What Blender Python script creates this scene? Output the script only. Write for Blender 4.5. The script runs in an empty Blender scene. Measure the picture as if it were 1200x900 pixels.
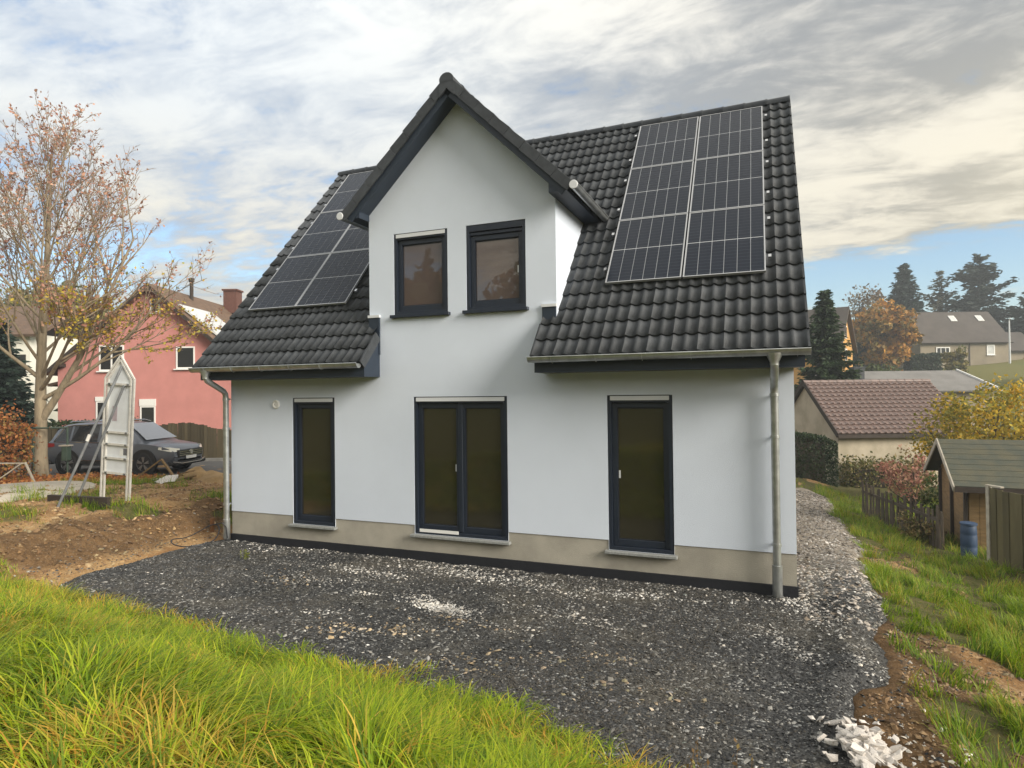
import bpy, bmesh, math, random
import numpy as np
from mathutils import Vector, Matrix, Euler
R_ = math.radians
rng = np.random.default_rng(7)
random.seed(7)
SC = bpy.context.scene
COL = SC.collection

# ------------------------------------------------------------------ camera
CAM = np.array([9.1132, -8.8813, 2.6123])
FW = np.array([-0.3706, 0.9287, 0.0124])
RT = np.array([0.9287, 0.3707, -0.0113])
cam_d = bpy.data.cameras.new('camera')
cam = bpy.data.objects.new('camera', cam_d)
COL.objects.link(cam)
yaw, pitch, roll = 0.3797, 0.0124, -0.0113
f = Vector((-math.sin(yaw)*math.cos(pitch), math.cos(yaw)*math.cos(pitch), math.sin(pitch)))
r0 = Vector((math.cos(yaw), math.sin(yaw), 0)); u0 = r0.cross(f)
r = math.cos(roll)*r0 + math.sin(roll)*u0
u = -math.sin(roll)*r0 + math.cos(roll)*u0
m = Matrix((r, u, -f)).transposed().to_4x4()
m.translation = Vector(CAM)
cam.matrix_world = m
cam_d.sensor_width = 36.0
cam_d.lens = 740/1200*36.0
cam_d.clip_start = 0.05
cam_d.clip_end = 6000
SC.camera = cam

# ------------------------------------------------------------------ view, sky, sun
SC.view_settings.view_transform = 'Standard'
SC.view_settings.look = 'None'
SC.view_settings.gamma = 1.0
SC.view_settings.use_curve_mapping = False
SC.view_settings.exposure = 1.62
SC.render.engine = 'CYCLES'
SC.cycles.use_denoising = True
SC.cycles.max_bounces = 6
SC.cycles.transparent_max_bounces = 8
SC.cycles.volume_bounces = 0
SC.cycles.caustics_reflective = False
SC.cycles.caustics_refractive = False

SUN_EL, SUN_AZ = R_(24), R_(-15)          # azimuth measured from +x towards +y
sun_dir = Vector((math.cos(SUN_EL)*math.cos(SUN_AZ), math.cos(SUN_EL)*math.sin(SUN_AZ), math.sin(SUN_EL)))
sun_d = bpy.data.lights.new('sun', 'SUN')
sun_d.energy = 1.85
sun_d.angle = R_(28)
sun_d.color = (1.0, 0.93, 0.82)
sun = bpy.data.objects.new('sun', sun_d)
COL.objects.link(sun)
sun.rotation_euler = (-sun_dir).to_track_quat('-Z', 'Y').to_euler()

world = bpy.data.worlds.new('World')
SC.world = world
world.use_nodes = True
NT = world.node_tree
NT.nodes.clear()


class NB:
    """small node builder"""
    def __init__(s, nt): s.nt = nt
    def n(s, t, **k):
        x = s.nt.nodes.new(t)
        for a, b in k.items(): setattr(x, a, b)
        return x
    def l(s, a, b): s.nt.links.new(a, b)
    def val(s, node, i, v):
        if hasattr(v, 'is_output'): s.l(v, node.inputs[i])
        else: node.inputs[i].default_value = v
    def math(s, op, a, b=0.0, c=0.0, clamp=False):
        x = s.n('ShaderNodeMath', operation=op, use_clamp=clamp)
        s.val(x, 0, a); s.val(x, 1, b); s.val(x, 2, c)
        return x.outputs[0]
    def vmath(s, op, a, b=None, scale=None):
        x = s.n('ShaderNodeVectorMath', operation=op)
        s.val(x, 0, a)
        if b is not None: s.val(x, 1, b)
        if scale is not None: s.val(x, 3, scale)
        return x.outputs['Value'] if op in ('DOT_PRODUCT', 'LENGTH') else x.outputs[0]
    def sstep(s, x, a, b, t0=0.0, t1=1.0):
        m_ = s.n('ShaderNodeMapRange', interpolation_type='SMOOTHSTEP')
        s.val(m_, 0, x); s.val(m_, 1, a); s.val(m_, 2, b); s.val(m_, 3, t0); s.val(m_, 4, t1)
        return m_.outputs[0]
    def mix(s, fac, a, b):
        x = s.n('ShaderNodeMix', data_type='RGBA')
        s.val(x, 0, fac)
        for i, v in ((6, a), (7, b)):
            if hasattr(v, 'is_output'): s.l(v, x.inputs[i])
            else: x.inputs[i].default_value = (*v[:3], 1)
        return x.outputs[2]
    def noise(s, vec, scale, detail=4, rough=0.55, dist=0.0):
        x = s.n('ShaderNodeTexNoise')
        if vec is not None: s.l(vec, x.inputs['Vector'])
        x.inputs['Scale'].default_value = scale
        x.inputs['Detail'].default_value = detail
        x.inputs['Roughness'].default_value = rough
        x.inputs['Distortion'].default_value = dist
        return x.outputs['Fac']
    def mapping(s, vec, scale=(1, 1, 1), rot=(0, 0, 0), loc=(0, 0, 0)):
        x = s.n('ShaderNodeMapping')
        s.l(vec, x.inputs['Vector'])
        x.inputs['Scale'].default_value = scale
        x.inputs['Rotation'].default_value = rot
        x.inputs['Location'].default_value = loc
        return x.outputs[0]


W = NB(NT)
tc = W.n('ShaderNodeTexCoord')
dirv = W.vmath('NORMALIZE', tc.outputs['Generated'])
sep = W.n('ShaderNodeSeparateXYZ'); W.l(dirv, sep.inputs[0])
el = sep.outputs[2]
zc = W.math('MAXIMUM', W.math('ADD', el, 0.16), 0.05)
px = W.math('DIVIDE', sep.outputs[0], zc)
py = W.math('DIVIDE', sep.outputs[1], zc)
cmb = W.n('ShaderNodeCombineXYZ'); W.l(px, cmb.inputs[0]); W.l(py, cmb.inputs[1])
plane = cmb.outputs[0]
sky = W.n('ShaderNodeTexSky', sky_type='NISHITA', sun_disc=False, sun_elevation=SUN_EL,
          sun_rotation=math.pi/2 - SUN_AZ, altitude=300.0, air_density=1.2, dust_density=0.6, ozone_density=3.0)
sund = W.vmath('DOT_PRODUCT', dirv, tuple(sun_dir))
# high veil and lower drifting banks of cloud, streaked roughly across the view
p1 = W.mapping(plane, scale=(0.60, 1.0, 1), rot=(0, 0, R_(-28)), loc=(2.3, 0.4, 0))
p2 = W.mapping(plane, scale=(0.85, 1.5, 1), rot=(0, 0, R_(-12)), loc=(5.1, 1.7, 3.0))
n_big = W.noise(p1, 1.35, 7, 0.55, 0.25)
n_fine = W.noise(p2, 4.2, 9, 0.62, 0.45)
p3 = W.mapping(plane, scale=(1.0, 1.35, 1), rot=(0, 0, R_(-20)), loc=(1.7, 3.1, 7.0))
n_puff = W.noise(p3, 7.5, 8, 0.62, 0.15)
n_mix = W.math('ADD', W.math('MULTIPLY', n_big, 0.62), W.math('MULTIPLY', n_fine, 0.38))
# how much of the sky is covered: nearly all, breaking up low down and away from the sun
toward = W.sstep(sund, -0.70, 0.10)
cover_low = W.sstep(el, 0.13, 0.24)
shift = W.math('ADD', W.math('MULTIPLY', W.math('MAXIMUM', cover_low, W.math('MULTIPLY', W.sstep(sund, -.45, -.75), .9)), 0.235), W.math('MULTIPLY', W.math('MULTIPLY', toward, cover_low), 0.12))
cov = W.sstep(W.math('ADD', W.math('ADD', n_mix, shift), W.math('MULTIPLY', W.math('SUBTRACT', n_puff, 0.5), 0.35)), 0.55, 0.72)
# brightness inside the clouds
lit = W.sstep(W.math('ADD', W.math('ADD', W.math('MULTIPLY', n_fine, 0.42), W.math('MULTIPLY', n_big, 0.43)), W.math('MULTIPLY', n_puff, 0.15)), 0.41, 0.59)
dark_c = W.mix(toward, (1.75, 1.98, 2.28), (1.06, 1.10, 1.12))
light_c = W.mix(toward, (2.65, 2.78, 2.86), (2.6, 2.5, 2.25))
cl = W.mix(lit, dark_c, light_c)
glow = W.math('MULTIPLY', W.sstep(sund, -0.35, 0.6), W.sstep(el, 0.46, 0.10))
cl = W.mix(W.math('MULTIPLY', glow, 0.9), cl, (4.5, 3.95, 2.7))
cl_low = W.sstep(el, 0.42, 0.15)
cl = W.mix(W.math('MULTIPLY', W.math('MULTIPLY', cl_low, lit), 0.8), cl, (3.7, 3.4, 2.75))
skyc = W.vmath('SCALE', sky.outputs[0], scale=0.62)
# overcast gradient: cloud brightens smoothly towards the zenith, L = (1 + 2 sin el)
cie = W.math('DIVIDE', W.math('ADD', 1.0, W.math('MULTIPLY', W.math('MAXIMUM', el, 0.0), 2.0)), 1.55)
cl = W.vmath('SCALE', cl, scale=cie)
final = W.mix(cov, skyc, cl)
bg = W.n('ShaderNodeBackground'); W.l(final, bg.inputs[0]); bg.inputs[1].default_value = 0.10
wo = W.n('ShaderNodeOutputWorld'); W.l(bg.outputs[0], wo.inputs[0])

# ------------------------------------------------------------------ numpy noise and terrain
def _hash(ix, iy, s):
    h = (ix.astype(np.int64)*374761393 + iy.astype(np.int64)*668265263 + s*1442695041) & 0x7fffffff
    h = ((h ^ (h >> 13))*1274126177) & 0x7fffffff
    return ((h ^ (h >> 16)) & 0xffff)/65535.0

def vnoise(x, y, s=0):
    ix, iy = np.floor(x), np.floor(y)
    fx, fy = x-ix, y-iy
    fx = fx*fx*(3-2*fx); fy = fy*fy*(3-2*fy)
    a = _hash(ix, iy, s); b = _hash(ix+1, iy, s); c = _hash(ix, iy+1, s); d = _hash(ix+1, iy+1, s)
    return (a*(1-fx)+b*fx)*(1-fy) + (c*(1-fx)+d*fx)*fy

def fbm(x, y, s=0, o=4):
    x = np.asarray(x, float); y = np.asarray(y, float)
    t = np.zeros(np.broadcast(x, y).shape); a = 0.5; tot = 0
    for i in range(o):
        t = t + a*vnoise(x*2**i + 17.3*i, y*2**i - 9.1*i, s+i); tot += a; a *= 0.5
    return t/tot

def S(a, b, x):
    t = np.clip((np.asarray(x, float)-a)/(b-a), 0, 1)
    return t*t*(3-2*t)

BX = [-40, -6, 0, 4, 6.5, 8.0, 9.0, 10.0, 11.0, 12.5, 40]
BY = [-1.3, -2.3, -3.3, -3.6, -3.95, -4.45, -5.3, -6.9, -9.0, -12, -30]

def bank_t(x, y):
    return np.interp(x, BX, BY) + 0.35*(fbm(np.asarray(x)*0.8, np.asarray(y)*0.8, 91, 3)-0.5) - y

GP = np.array([(-0.15, 1.0), (-0.75, 0.15), (-0.85, -0.9), (-0.75, -1.7), (-0.9, -2.6), (0.0, -3.9), (2.5, -4.6), (6, -5.2),
               (8.3, -6.2), (9.3, -6.6), (9.75, -5.2), (9.85, -4.2), (9.95, -3.1), (10.25, -1.8), (10.6, -0.2), (10.7, 1.1),
               (11.0, 4.4), (11.1, 9.6), (11.3, 14.5), (10.6, 16.5), (9.6, 16.2), (9.0, 8), (-0.1, 8)])

def poly_sd(x, y, P):
    """signed distance to polygon, positive inside"""
    x = np.asarray(x, float); y = np.asarray(y, float)
    d = np.full(x.shape, 1e9); ins = np.zeros(x.shape, bool)
    n = len(P)
    for i in range(n):
        ax, ay = P[i]; bx, by = P[(i+1) % n]
        ex, ey = bx-ax, by-ay
        t = np.clip(((x-ax)*ex+(y-ay)*ey)/(ex*ex+ey*ey), 0, 1)
        d = np.minimum(d, np.hypot(x-ax-t*ex, y-ay-t*ey))
        c = ((ay > y) != (by > y)) & (x < (bx-ax)*(y-ay)/((by-ay) if by != ay else 1e-9)+ax)
        ins ^= c
    return np.where(ins, d, -d)

def zg(x, y, fine=True):
    x = np.asarray(x, float); y = np.asarray(y, float)
    D = (x-CAM[0])*FW[0] + (y-CAM[1])*FW[1]
    dist = np.hypot(x-5, y)
    zl = 0.05 + 0.30*(1-S(15.5, 19.3, D))
    wl = .35*S(0.55, 1.2, -x) + .65*S(1.0, 1.75, -x + 1.1*(fbm(x*.8+2, y*.8, 23, 4)-.5))
    wl = np.maximum(wl, S(17.5, 20, D)*(1-S(6, 10, x)))
    z = zl*wl
    wr = S(5, 9.5, x)*S(6.5, 9, y) + S(9.0, 9.6, x)*(1-S(6.5, 9, y))
    wr = np.clip(wr, 0, 1)
    z = z + wr*(-0.45*S(10.2, 12.3, x)*S(-7, -2, y) - 0.055*np.clip(y, 0, 26))
    z = z + 9.0*S(45, 115, dist) + 10*S(150, 500, dist) + 3.5*S(-28, -75, y)*(1-S(100, 200, dist))
    z = z*(1-S(0, 2.5, bank_t(x, y))*(dist < 40)) + 0.0
    z = z + 0.98*S(-0.1, 3.0, bank_t(x, y))*(1-S(40, 60, dist)) 
    if fine:
        near = 1-S(25, 45, dist)
        soil = (1-S(-0.5, 0.3, poly_sd(x, y, GP)))
        z = z + near*soil*(0.20*(fbm(x*1.1, y*1.1, 3, 4)-0.5) + 0.10*(fbm(x*4, y*4, 8, 4)-0.5))
        lb = np.exp(-((x+2.3)/1.3)**2)*S(-3.4, -1.5, y)*(1-S(0.8, 2.2, y))
        z = z + lb*(0.55*(fbm(x*2.3+3, y*2.3, 21, 5)-0.50))
        z = z + 0.9*S(60, 90, dist)*(fbm(x*0.03, y*0.03, 5, 3)-0.5)*4
    return z

def zg1(x, y): return float(zg(np.array([x]), np.array([y]))[0])

# ------------------------------------------------------------------ object helpers
def tag(o, label=None, cat=None, group=None, kind=None):
    if label: o['label'] = label
    if cat: o['category'] = cat
    if group: o['group'] = group
    if kind: o['kind'] = kind
    return o

def thing(name, label, cat, loc=(0, 0, 0), rz=0.0, group=None):
    o = bpy.data.objects.new(name, None)
    COL.objects.link(o)
    o.empty_display_size = 0.2
    o.location = loc; o.rotation_euler = (0, 0, rz)
    return tag(o, label, cat, group)

def link(name, me, parent=None, loc=None, rot=None):
    o = bpy.data.objects.new(name, me)
    COL.objects.link(o)
    if parent is not None: o.parent = parent
    if loc is not None: o.location = loc
    if rot is not None: o.rotation_euler = rot
    return o

def np_mesh(name, v, fcs, mat=None, smooth=False, tint=None, attrs=None):
    """v (n,3) array; fcs (m,k) array of one polygon size"""
    me = bpy.data.meshes.new(name)
    v = np.asarray(v, np.float32); fcs = np.asarray(fcs, np.int32)
    k = fcs.shape[1]
    me.vertices.add(len(v)); me.vertices.foreach_set('co', v.ravel())
    me.loops.add(fcs.size); me.loops.foreach_set('vertex_index', fcs.ravel())
    me.polygons.add(len(fcs))
    me.polygons.foreach_set('loop_start', np.arange(0, fcs.size, k, dtype=np.int32))
    me.polygons.foreach_set('loop_total', np.full(len(fcs), k, np.int32))
    me.polygons.foreach_set('use_smooth', np.full(len(fcs), bool(smooth)))
    if mat: me.materials.append(mat)
    if tint is not None:
        a = me.attributes.new('tint', 'FLOAT_COLOR', 'POINT')
        t = np.ones((len(v), 4), np.float32); t[:, :3] = tint
        a.data.foreach_set('color', t.ravel())
    for nm, arr in (attrs or {}).items():
        a = me.attributes.new(nm, 'FLOAT', 'POINT')
        a.data.foreach_set('value', np.asarray(arr, np.float32))
    me.update(calc_edges=True)
    me.validate()
    return me

class MB:
    def __init__(s): s.v = []; s.f = []; s.mi = []
    def add(s, vs, fs, mi=0):
        b = len(s.v); s.v += [tuple(p) for p in vs]
        s.f += [tuple(i+b for i in q) for q in fs]; s.mi += [mi]*len(fs)
        return s
    def box(s, lo, hi, mi=0, M=None):
        x0, y0, z0 = lo; x1, y1, z1 = hi
        vs = [(x0, y0, z0), (x1, y0, z0), (x1, y1, z0), (x0, y1, z0), (x0, y0, z1), (x1, y0, z1), (x1, y1, z1), (x0, y1, z1)]
        if M is not None: vs = [tuple(M @ Vector(p)) for p in vs]
        return s.add(vs, [(0, 3, 2, 1), (4, 5, 6, 7), (0, 1, 5, 4), (1, 2, 6, 5), (2, 3, 7, 6), (3, 0, 4, 7)], mi)
    def prism(s, poly, off, mi=0):
        """poly: list of 3D points (planar), extruded by vector off"""
        n = len(poly); vs = [Vector(p) for p in poly]; o = Vector(off)
        vs = vs + [p+o for p in vs]
        fs = [tuple(range(n))[::-1], tuple(range(n, 2*n))] + [(i, (i+1) % n, n+(i+1) % n, n+i) for i in range(n)]
        return s.add(vs, fs, mi)
    def quad(s, a, b, c, d, mi=0): return s.add([a, b, c, d], [(0, 1, 2, 3)], mi)
    def bar(s, a, b, w, h=None, mi=0, up=(0, 0, 1)):
        h = h or w; a = Vector(a); b = Vector(b); d = (b-a).normalized()
        sd = d.cross(Vector(up))
        if sd.length < 1e-4: sd = d.cross(Vector((1, 0, 0)))
        sd.normalize(); t = sd.cross(d)
        vs = []
        for p in (a, b):
            for i, j in ((-1, -1), (1, -1), (1, 1), (-1, 1)):
                vs.append(p + sd*(i*w/2) + t*(j*h/2))
        return s.add(vs, [(3, 2, 1, 0), (4, 5, 6, 7), (0, 1, 5, 4), (1, 2, 6, 5), (2, 3, 7, 6), (3, 0, 4, 7)], mi)
    def tube(s, pts, rad, n=8, cap=True, mi=0):
        pts = [Vector(p) for p in pts]
        if not hasattr(rad, '__len__'): rad = [rad]*len(pts)
        vs = []; fs = []
        prev = None
        for i, p in enumerate(pts):
            d = (pts[min(i+1, len(pts)-1)] - pts[max(i-1, 0)]).normalized()
            if prev is None:
                a = d.orthogonal().normalized()
            else:
                a = (prev - d*prev.dot(d)).normalized()
            prev = a; b = d.cross(a)
            for k in range(n):
                t = 2*math.pi*k/n
                vs.append(p + (a*math.cos(t) + b*math.sin(t))*rad[i])
        for i in range(len(pts)-1):
            for k in range(n):
                k2 = (k+1) % n
                fs.append((i*n+k, i*n+k2, (i+1)*n+k2, (i+1)*n+k))
        if cap:
            fs.append(tuple(range(n))[::-1]); fs.append(tuple(range((len(pts)-1)*n, len(pts)*n)))
        return s.add(vs, fs, mi)
    def lathe(s, prof, n=24, M=None, mi=0, close=False):
        """prof: (radius, height) about local z"""
        vs = []; fs = []
        for rr, h in prof:
            for k in range(n):
                t = 2*math.pi*k/n
                p = Vector((rr*math.cos(t), rr*math.sin(t), h))
                vs.append(M @ p if M is not None else p)
        m_ = len(prof)
        for i in range(m_-1 if not close else m_):
            i2 = (i+1) % m_
            for k in range(n):
                k2 = (k+1) % n
                fs.append((i*n+k, i*n+k2, i2*n+k2, i2*n+k))
        return s.add(vs, fs, mi)
    def ring(s, x0, x1, z0, z1, w, y0, y1, mi=0):
        """rectangular picture-frame ring in the xz plane, depth y0..y1"""
        wl, wr, wb, wt = (w, w, w, w) if not hasattr(w, '__len__') else w
        s.box((x0, y0, z0), (x0+wl, y1, z1), mi); s.box((x1-wr, y0, z0), (x1, y1, z1), mi)
        s.box((x0+wl, y0, z0), (x1-wr, y1, z0+wb), mi); s.box((x0+wl, y0, z1-wt), (x1-wr, y1, z1), mi)
        return s
    def mesh(s, name, mats, smooth=False, bevel=0.0, angle=None):
        me = bpy.data.meshes.new(name)
        me.from_pydata([tuple(p) for p in s.v], [], s.f)
        for m_ in (mats if isinstance(mats, (list, tuple)) else [mats]): me.materials.append(m_)
        me.polygons.foreach_set('material_index', np.array(s.mi, np.int32))
        me.update()
        if bevel or angle or smooth:
            bm = bmesh.new(); bm.from_mesh(me)
            if bevel:
                bmesh.ops.remove_doubles(bm, verts=bm.verts, dist=1e-5)
                es = [e for e in bm.edges if len(e.link_faces) == 2 and e.calc_face_angle(0) > R_(40)]
                bmesh.ops.bevel(bm, geom=es, offset=bevel, segments=1, profile=0.5, affect='EDGES')
            if smooth:
                for fc in bm.faces: fc.smooth = True
                for e in bm.edges:
                    if len(e.link_faces) == 2 and e.calc_face_angle(0) > R_(angle or 40): e.smooth = False
            bm.to_mesh(me); bm.free(); me.update()
        return me
    def obj(s, name, mats, parent=None, smooth=False, bevel=0.0, angle=None, loc=None, rot=None):
        return link(name, s.mesh(name, mats, smooth, bevel, angle), parent, loc, rot)

# ------------------------------------------------------------------ materials
def mat(name, col, rough=0.7, metal=0.0, var=0.0, vscale=3.0, bump=0.0, bscale=60.0, col2=None, spec=0.5, rand=0.0, coord='Object', detail=4, stretch=None):
    m_ = bpy.data.materials.new(name); m_.use_nodes = True
    b = NB(m_.node_tree); bs = m_.node_tree.nodes['Principled BSDF']
    bs.inputs['Roughness'].default_value = rough; bs.inputs['Metallic'].default_value = metal
    bs.inputs['Specular IOR Level'].default_value = spec
    bs.inputs['Base Color'].default_value = (*col, 1)
    out = None
    if var or col2 or bump:
        t = b.n('ShaderNodeTexCoord'); vec = t.outputs[coord]
        if stretch: vec = b.mapping(vec, scale=stretch)
    if var or col2:
        n_ = b.noise(vec, vscale, detail, 0.6)
        fac = b.sstep(n_, 0.3, 0.7)
        c2 = col2 or tuple(c*(1-var) for c in col)
        out = b.mix(fac, col, c2)
    if rand:
        oi = b.n('ShaderNodeObjectInfo')
        k = b.math('ADD', b.math('MULTIPLY', oi.outputs['Random'], 2*rand), 1-rand)
        if out is None:
            rgb = b.n('ShaderNodeRGB'); rgb.outputs[0].default_value = (*col, 1); out = rgb.outputs[0]
        out = b.vmath('SCALE', out, scale=k)
    if out is not None: b.l(out, bs.inputs['Base Color'])
    if bump:
        n2 = b.noise(vec, bscale, 3, 0.6)
        bp = b.n('ShaderNodeBump'); bp.inputs['Strength'].default_value = bump; bp.inputs['Distance'].default_value = 0.02
        b.l(n2, bp.inputs['Height']); b.l(bp.outputs[0], bs.inputs['Normal'])
    return m_

def leaf_mat(name, trans=0.35, rough=0.6, gain=1.0):
    m_ = bpy.data.materials.new(name); m_.use_nodes = True
    nt = m_.node_tree; b = NB(nt); bs = nt.nodes['Principled BSDF']; o = nt.nodes['Material Output']
    a = b.n('ShaderNodeAttribute', attribute_name='tint')
    c = b.vmath('SCALE', a.outputs['Color'], scale=gain)
    b.l(c, bs.inputs['Base Color']); bs.inputs['Roughness'].default_value = rough
    bs.inputs['Specular IOR Level'].default_value = 0.3
    tr = b.n('ShaderNodeBsdfTranslucent'); b.l(c, tr.inputs[0])
    mx = b.n('ShaderNodeMixShader'); mx.inputs[0].default_value = trans
    b.l(bs.outputs[0], mx.inputs[1]); b.l(tr.outputs[0], mx.inputs[2]); b.l(mx.outputs[0], o.inputs[0])
    return m_

M = {}
M['render'] = mat('white_render', (0.70, 0.765, 0.87), 0.9, var=0.05, vscale=0.9, bump=0.4, bscale=150, detail=10)
M['plinth'] = mat('plinth_render', (0.44, 0.41, 0.345), 0.92, var=0.26, vscale=1.6, bump=0.4, bscale=120, detail=8)
M['black'] = mat('bitumen_strip', (0.012, 0.013, 0.018), 0.55, bump=0.2, bscale=30)
M['tile'] = mat('anthracite_tile', (0.058, 0.064, 0.072), 0.52, var=0.30, vscale=9, bump=0.25, bscale=140, rand=0.2, detail=6, spec=0.32)
M['navy'] = mat('anthracite_frame', (0.014, 0.021, 0.036), 0.42, var=0.1, vscale=4)
M['navy_board'] = mat('anthracite_board', (0.018, 0.029, 0.048), 0.55, var=0.15, vscale=5)
M['zinc'] = mat('galvanised_zinc', (0.55, 0.57, 0.57), 0.36, metal=0.8, var=0.3, vscale=7, detail=6)
M['alu'] = mat('pale_aluminium', (0.66, 0.68, 0.70), 0.4, var=0.05)
M['whiteplastic'] = mat('white_plastic', (0.78, 0.78, 0.76), 0.5)
M['stone_sill'] = mat('grey_stone_sill', (0.30, 0.31, 0.30), 0.8, var=0.3, vscale=40)
M['rail'] = mat('dull_aluminium_rail', (0.55, 0.56, 0.58), 0.35, metal=0.9)

def glass_mat(name, base, ior=1.9, rough=0.02, var=0.0):
    m_ = bpy.data.materials.new(name); m_.use_nodes = True
    b = NB(m_.node_tree); bs = m_.node_tree.nodes['Principled BSDF']
    bs.inputs['Base Color'].default_value = (*base, 1); bs.inputs['Roughness'].default_value = rough
    bs.inputs['IOR'].default_value = ior
    t = b.n('ShaderNodeTexCoord'); n_ = b.noise(t.outputs['Object'], 1.6, 2)
    bp = b.n('ShaderNodeBump'); bp.inputs['Strength'].default_value = 0.03; bp.inputs['Distance'].default_value = 0.05
    b.l(n_, bp.inputs['Height']); b.l(bp.outputs[0], bs.inputs['Normal'])
    return m_
M['pane'] = glass_mat('window_glass', (0.030, 0.027, 0.014), 1.7, 0.07)
M['pane_up'] = glass_mat('upper_window_glass', (0.10, 0.074, 0.064), 1.85)  # lighter brown base colour stands in for reflected trees and sky
M['pane_far'] = glass_mat('far_window_glass', (0.03, 0.03, 0.03), 1.5, 0.1)

# ================================================================== THE HOUSE
PITCH = R_(48.44); EX0, EX1 = -0.313, 9.611; EY, EZ = -0.522, 3.085
RIDGE_Y, RIDGE_Z = 3.754, 3.085+4.276*math.tan(R_(48.44))
TP = math.tan(PITCH)
HW, HD = 9.47, 7.508
house = thing('house', 'white rendered two storey house with dark tiled roof, gabled dormer and solar panels', 'house', (0, 0, 0))

DX, DWL, DWR, DAP = 4.68, 3.03, 6.29, 7.40    # dormer ridge x, wall edges, tile plane apex
DT = 0.97; DH = 1.93
WIN = [(1.41, 2.305, .35, 2.55), (3.855, 5.484, .35, 2.55), (7.026, 7.939, .35, 2.55)]
UPW = [(3.506, 4.494, 3.884, 5.216), (4.82, 5.812, 3.884, 5.216)]

# ---- walls: one skin with real openings and returns
def skin(mb, x0, x1, z0, z1, holes, y, mi=0):
    xs = sorted({x0, x1, *[h[0] for h in holes], *[h[1] for h in holes]})
    zs = sorted({z0, z1, *[h[2] for h in holes], *[h[3] for h in holes]})
    xs = [a for a in xs if x0 <= a <= x1]; zs = [a for a in zs if z0 <= a <= z1]
    for i in range(len(xs)-1):
        for j in range(len(zs)-1):
            cx, cz = (xs[i]+xs[i+1])/2, (zs[j]+zs[j+1])/2
            if any(h[0] < cx < h[1] and h[2] < cz < h[3] for h in holes): continue
            mb.quad((xs[i], y, zs[j]), (xs[i+1], y, zs[j]), (xs[i+1], y, zs[j+1]), (xs[i], y, zs[j+1]), mi)

def reveals(mb, h, y0, y1, mi=0):
    x0, x1, z0, z1 = h
    mb.quad((x0, y0, z0), (x0, y1, z0), (x0, y1, z1), (x0, y0, z1), mi)
    mb.quad((x1, y1, z0), (x1, y0, z0), (x1, y0, z1), (x1, y1, z1), mi)
    mb.quad((x0, y1, z1), (x1, y1, z1), (x1, y0, z1), (x0, y0, z1), mi)
    mb.quad((x0, y0, z0), (x1, y0, z0), (x1, y1, z0), (x0, y1, z0), mi)

ZP = 0.488
wm = MB()
skin(wm, 0, HW, ZP, 3.25, WIN, 0)
skin(wm, DWL, DWR, 3.25, 5.78, UPW, 0)
wm.add([(DWL, 0, 5.78), (DWR, 0, 5.78), (DX, 0, 5.78+(DWR-DX)*DT)], [(0, 1, 2)])
for h in WIN: reveals(wm, (h[0], h[1], max(h[2], ZP) if False else h[2], h[3]), 0.0, 0.2)
for h in UPW: reveals(wm, h, 0.0, 0.2)
# gable ends, back, dormer cheeks
gz = EZ+0.52*TP-0.12
for xx, flip in ((0.0, 1), (HW, 0)):
    poly = [(xx, 0, ZP), (xx, HD, ZP), (xx, HD, gz), (xx, RIDGE_Y, RIDGE_Z-.14), (xx, 0, gz)]
    wm.add(poly, [tuple(range(5))[::-1] if flip else tuple(range(5))])
wm.quad((HW, HD, ZP), (0, HD, ZP), (0, HD, gz), (HW, HD, gz))
yb = EY+(5.75-EZ)/TP
for xx in (DWL, DWR):
    wm.quad((xx, 0, 3.2), (xx, 0, 5.9), (xx, yb+.5, 5.9), (xx, .1, 3.2))
wm.obj('wall', M['render'], house)

pm = MB()
skin(pm, -0.0, HW, 0.06, ZP, [(h[0], h[1], .35, 9) for h in WIN], 0.012)
for xx in (0.012, HW-0.012):
    pm.quad((xx, 0.012, .06), (xx, HD, .06), (xx, HD, ZP), (xx, 0.012, ZP))
pm.obj('plinth', M['plinth'], house)
sm = MB(); sm.box((-0.015, -0.02, -0.7), (HW+0.015, HD, 0.075)); sm.obj('base_strip', M['black'], house)

# ---- windows and terrace doors
def leaf(win, x0, x1, z0, z1, pane_m, handle=None, fw=.075):
    s_ = MB(); s_.ring(x0, x1, z0, z1, (fw, fw, fw+.02, fw), .055, .12)
    so = s_.obj('sash', M['navy'], win, bevel=.006)
    g = MB(); g.ring(x0+fw, x1-fw, z0+fw+.02, z1-fw, .012, .075, .095); g.obj('gasket', M['black'], win)
    p_ = MB(); p_.box((x0+fw-.01, .088, z0+fw), (x1-fw+.01, .1, z1-fw+.01)); p_.obj('pane', pane_m, win)
    if handle:
        h_ = MB(); hx = x0+fw*.5 if handle < 0 else x1-fw*.5
        hx += .045*(-handle) * -1 if False else 0
        h_.box((hx-.012+.06*(1 if handle < 0 else -1), .0845, (z0+z1)/2-.06), (hx+.014+.06*(1 if handle < 0 else -1), .0875, (z0+z1)/2+.05)); h_.obj('handle', M['alu'], win)

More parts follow.
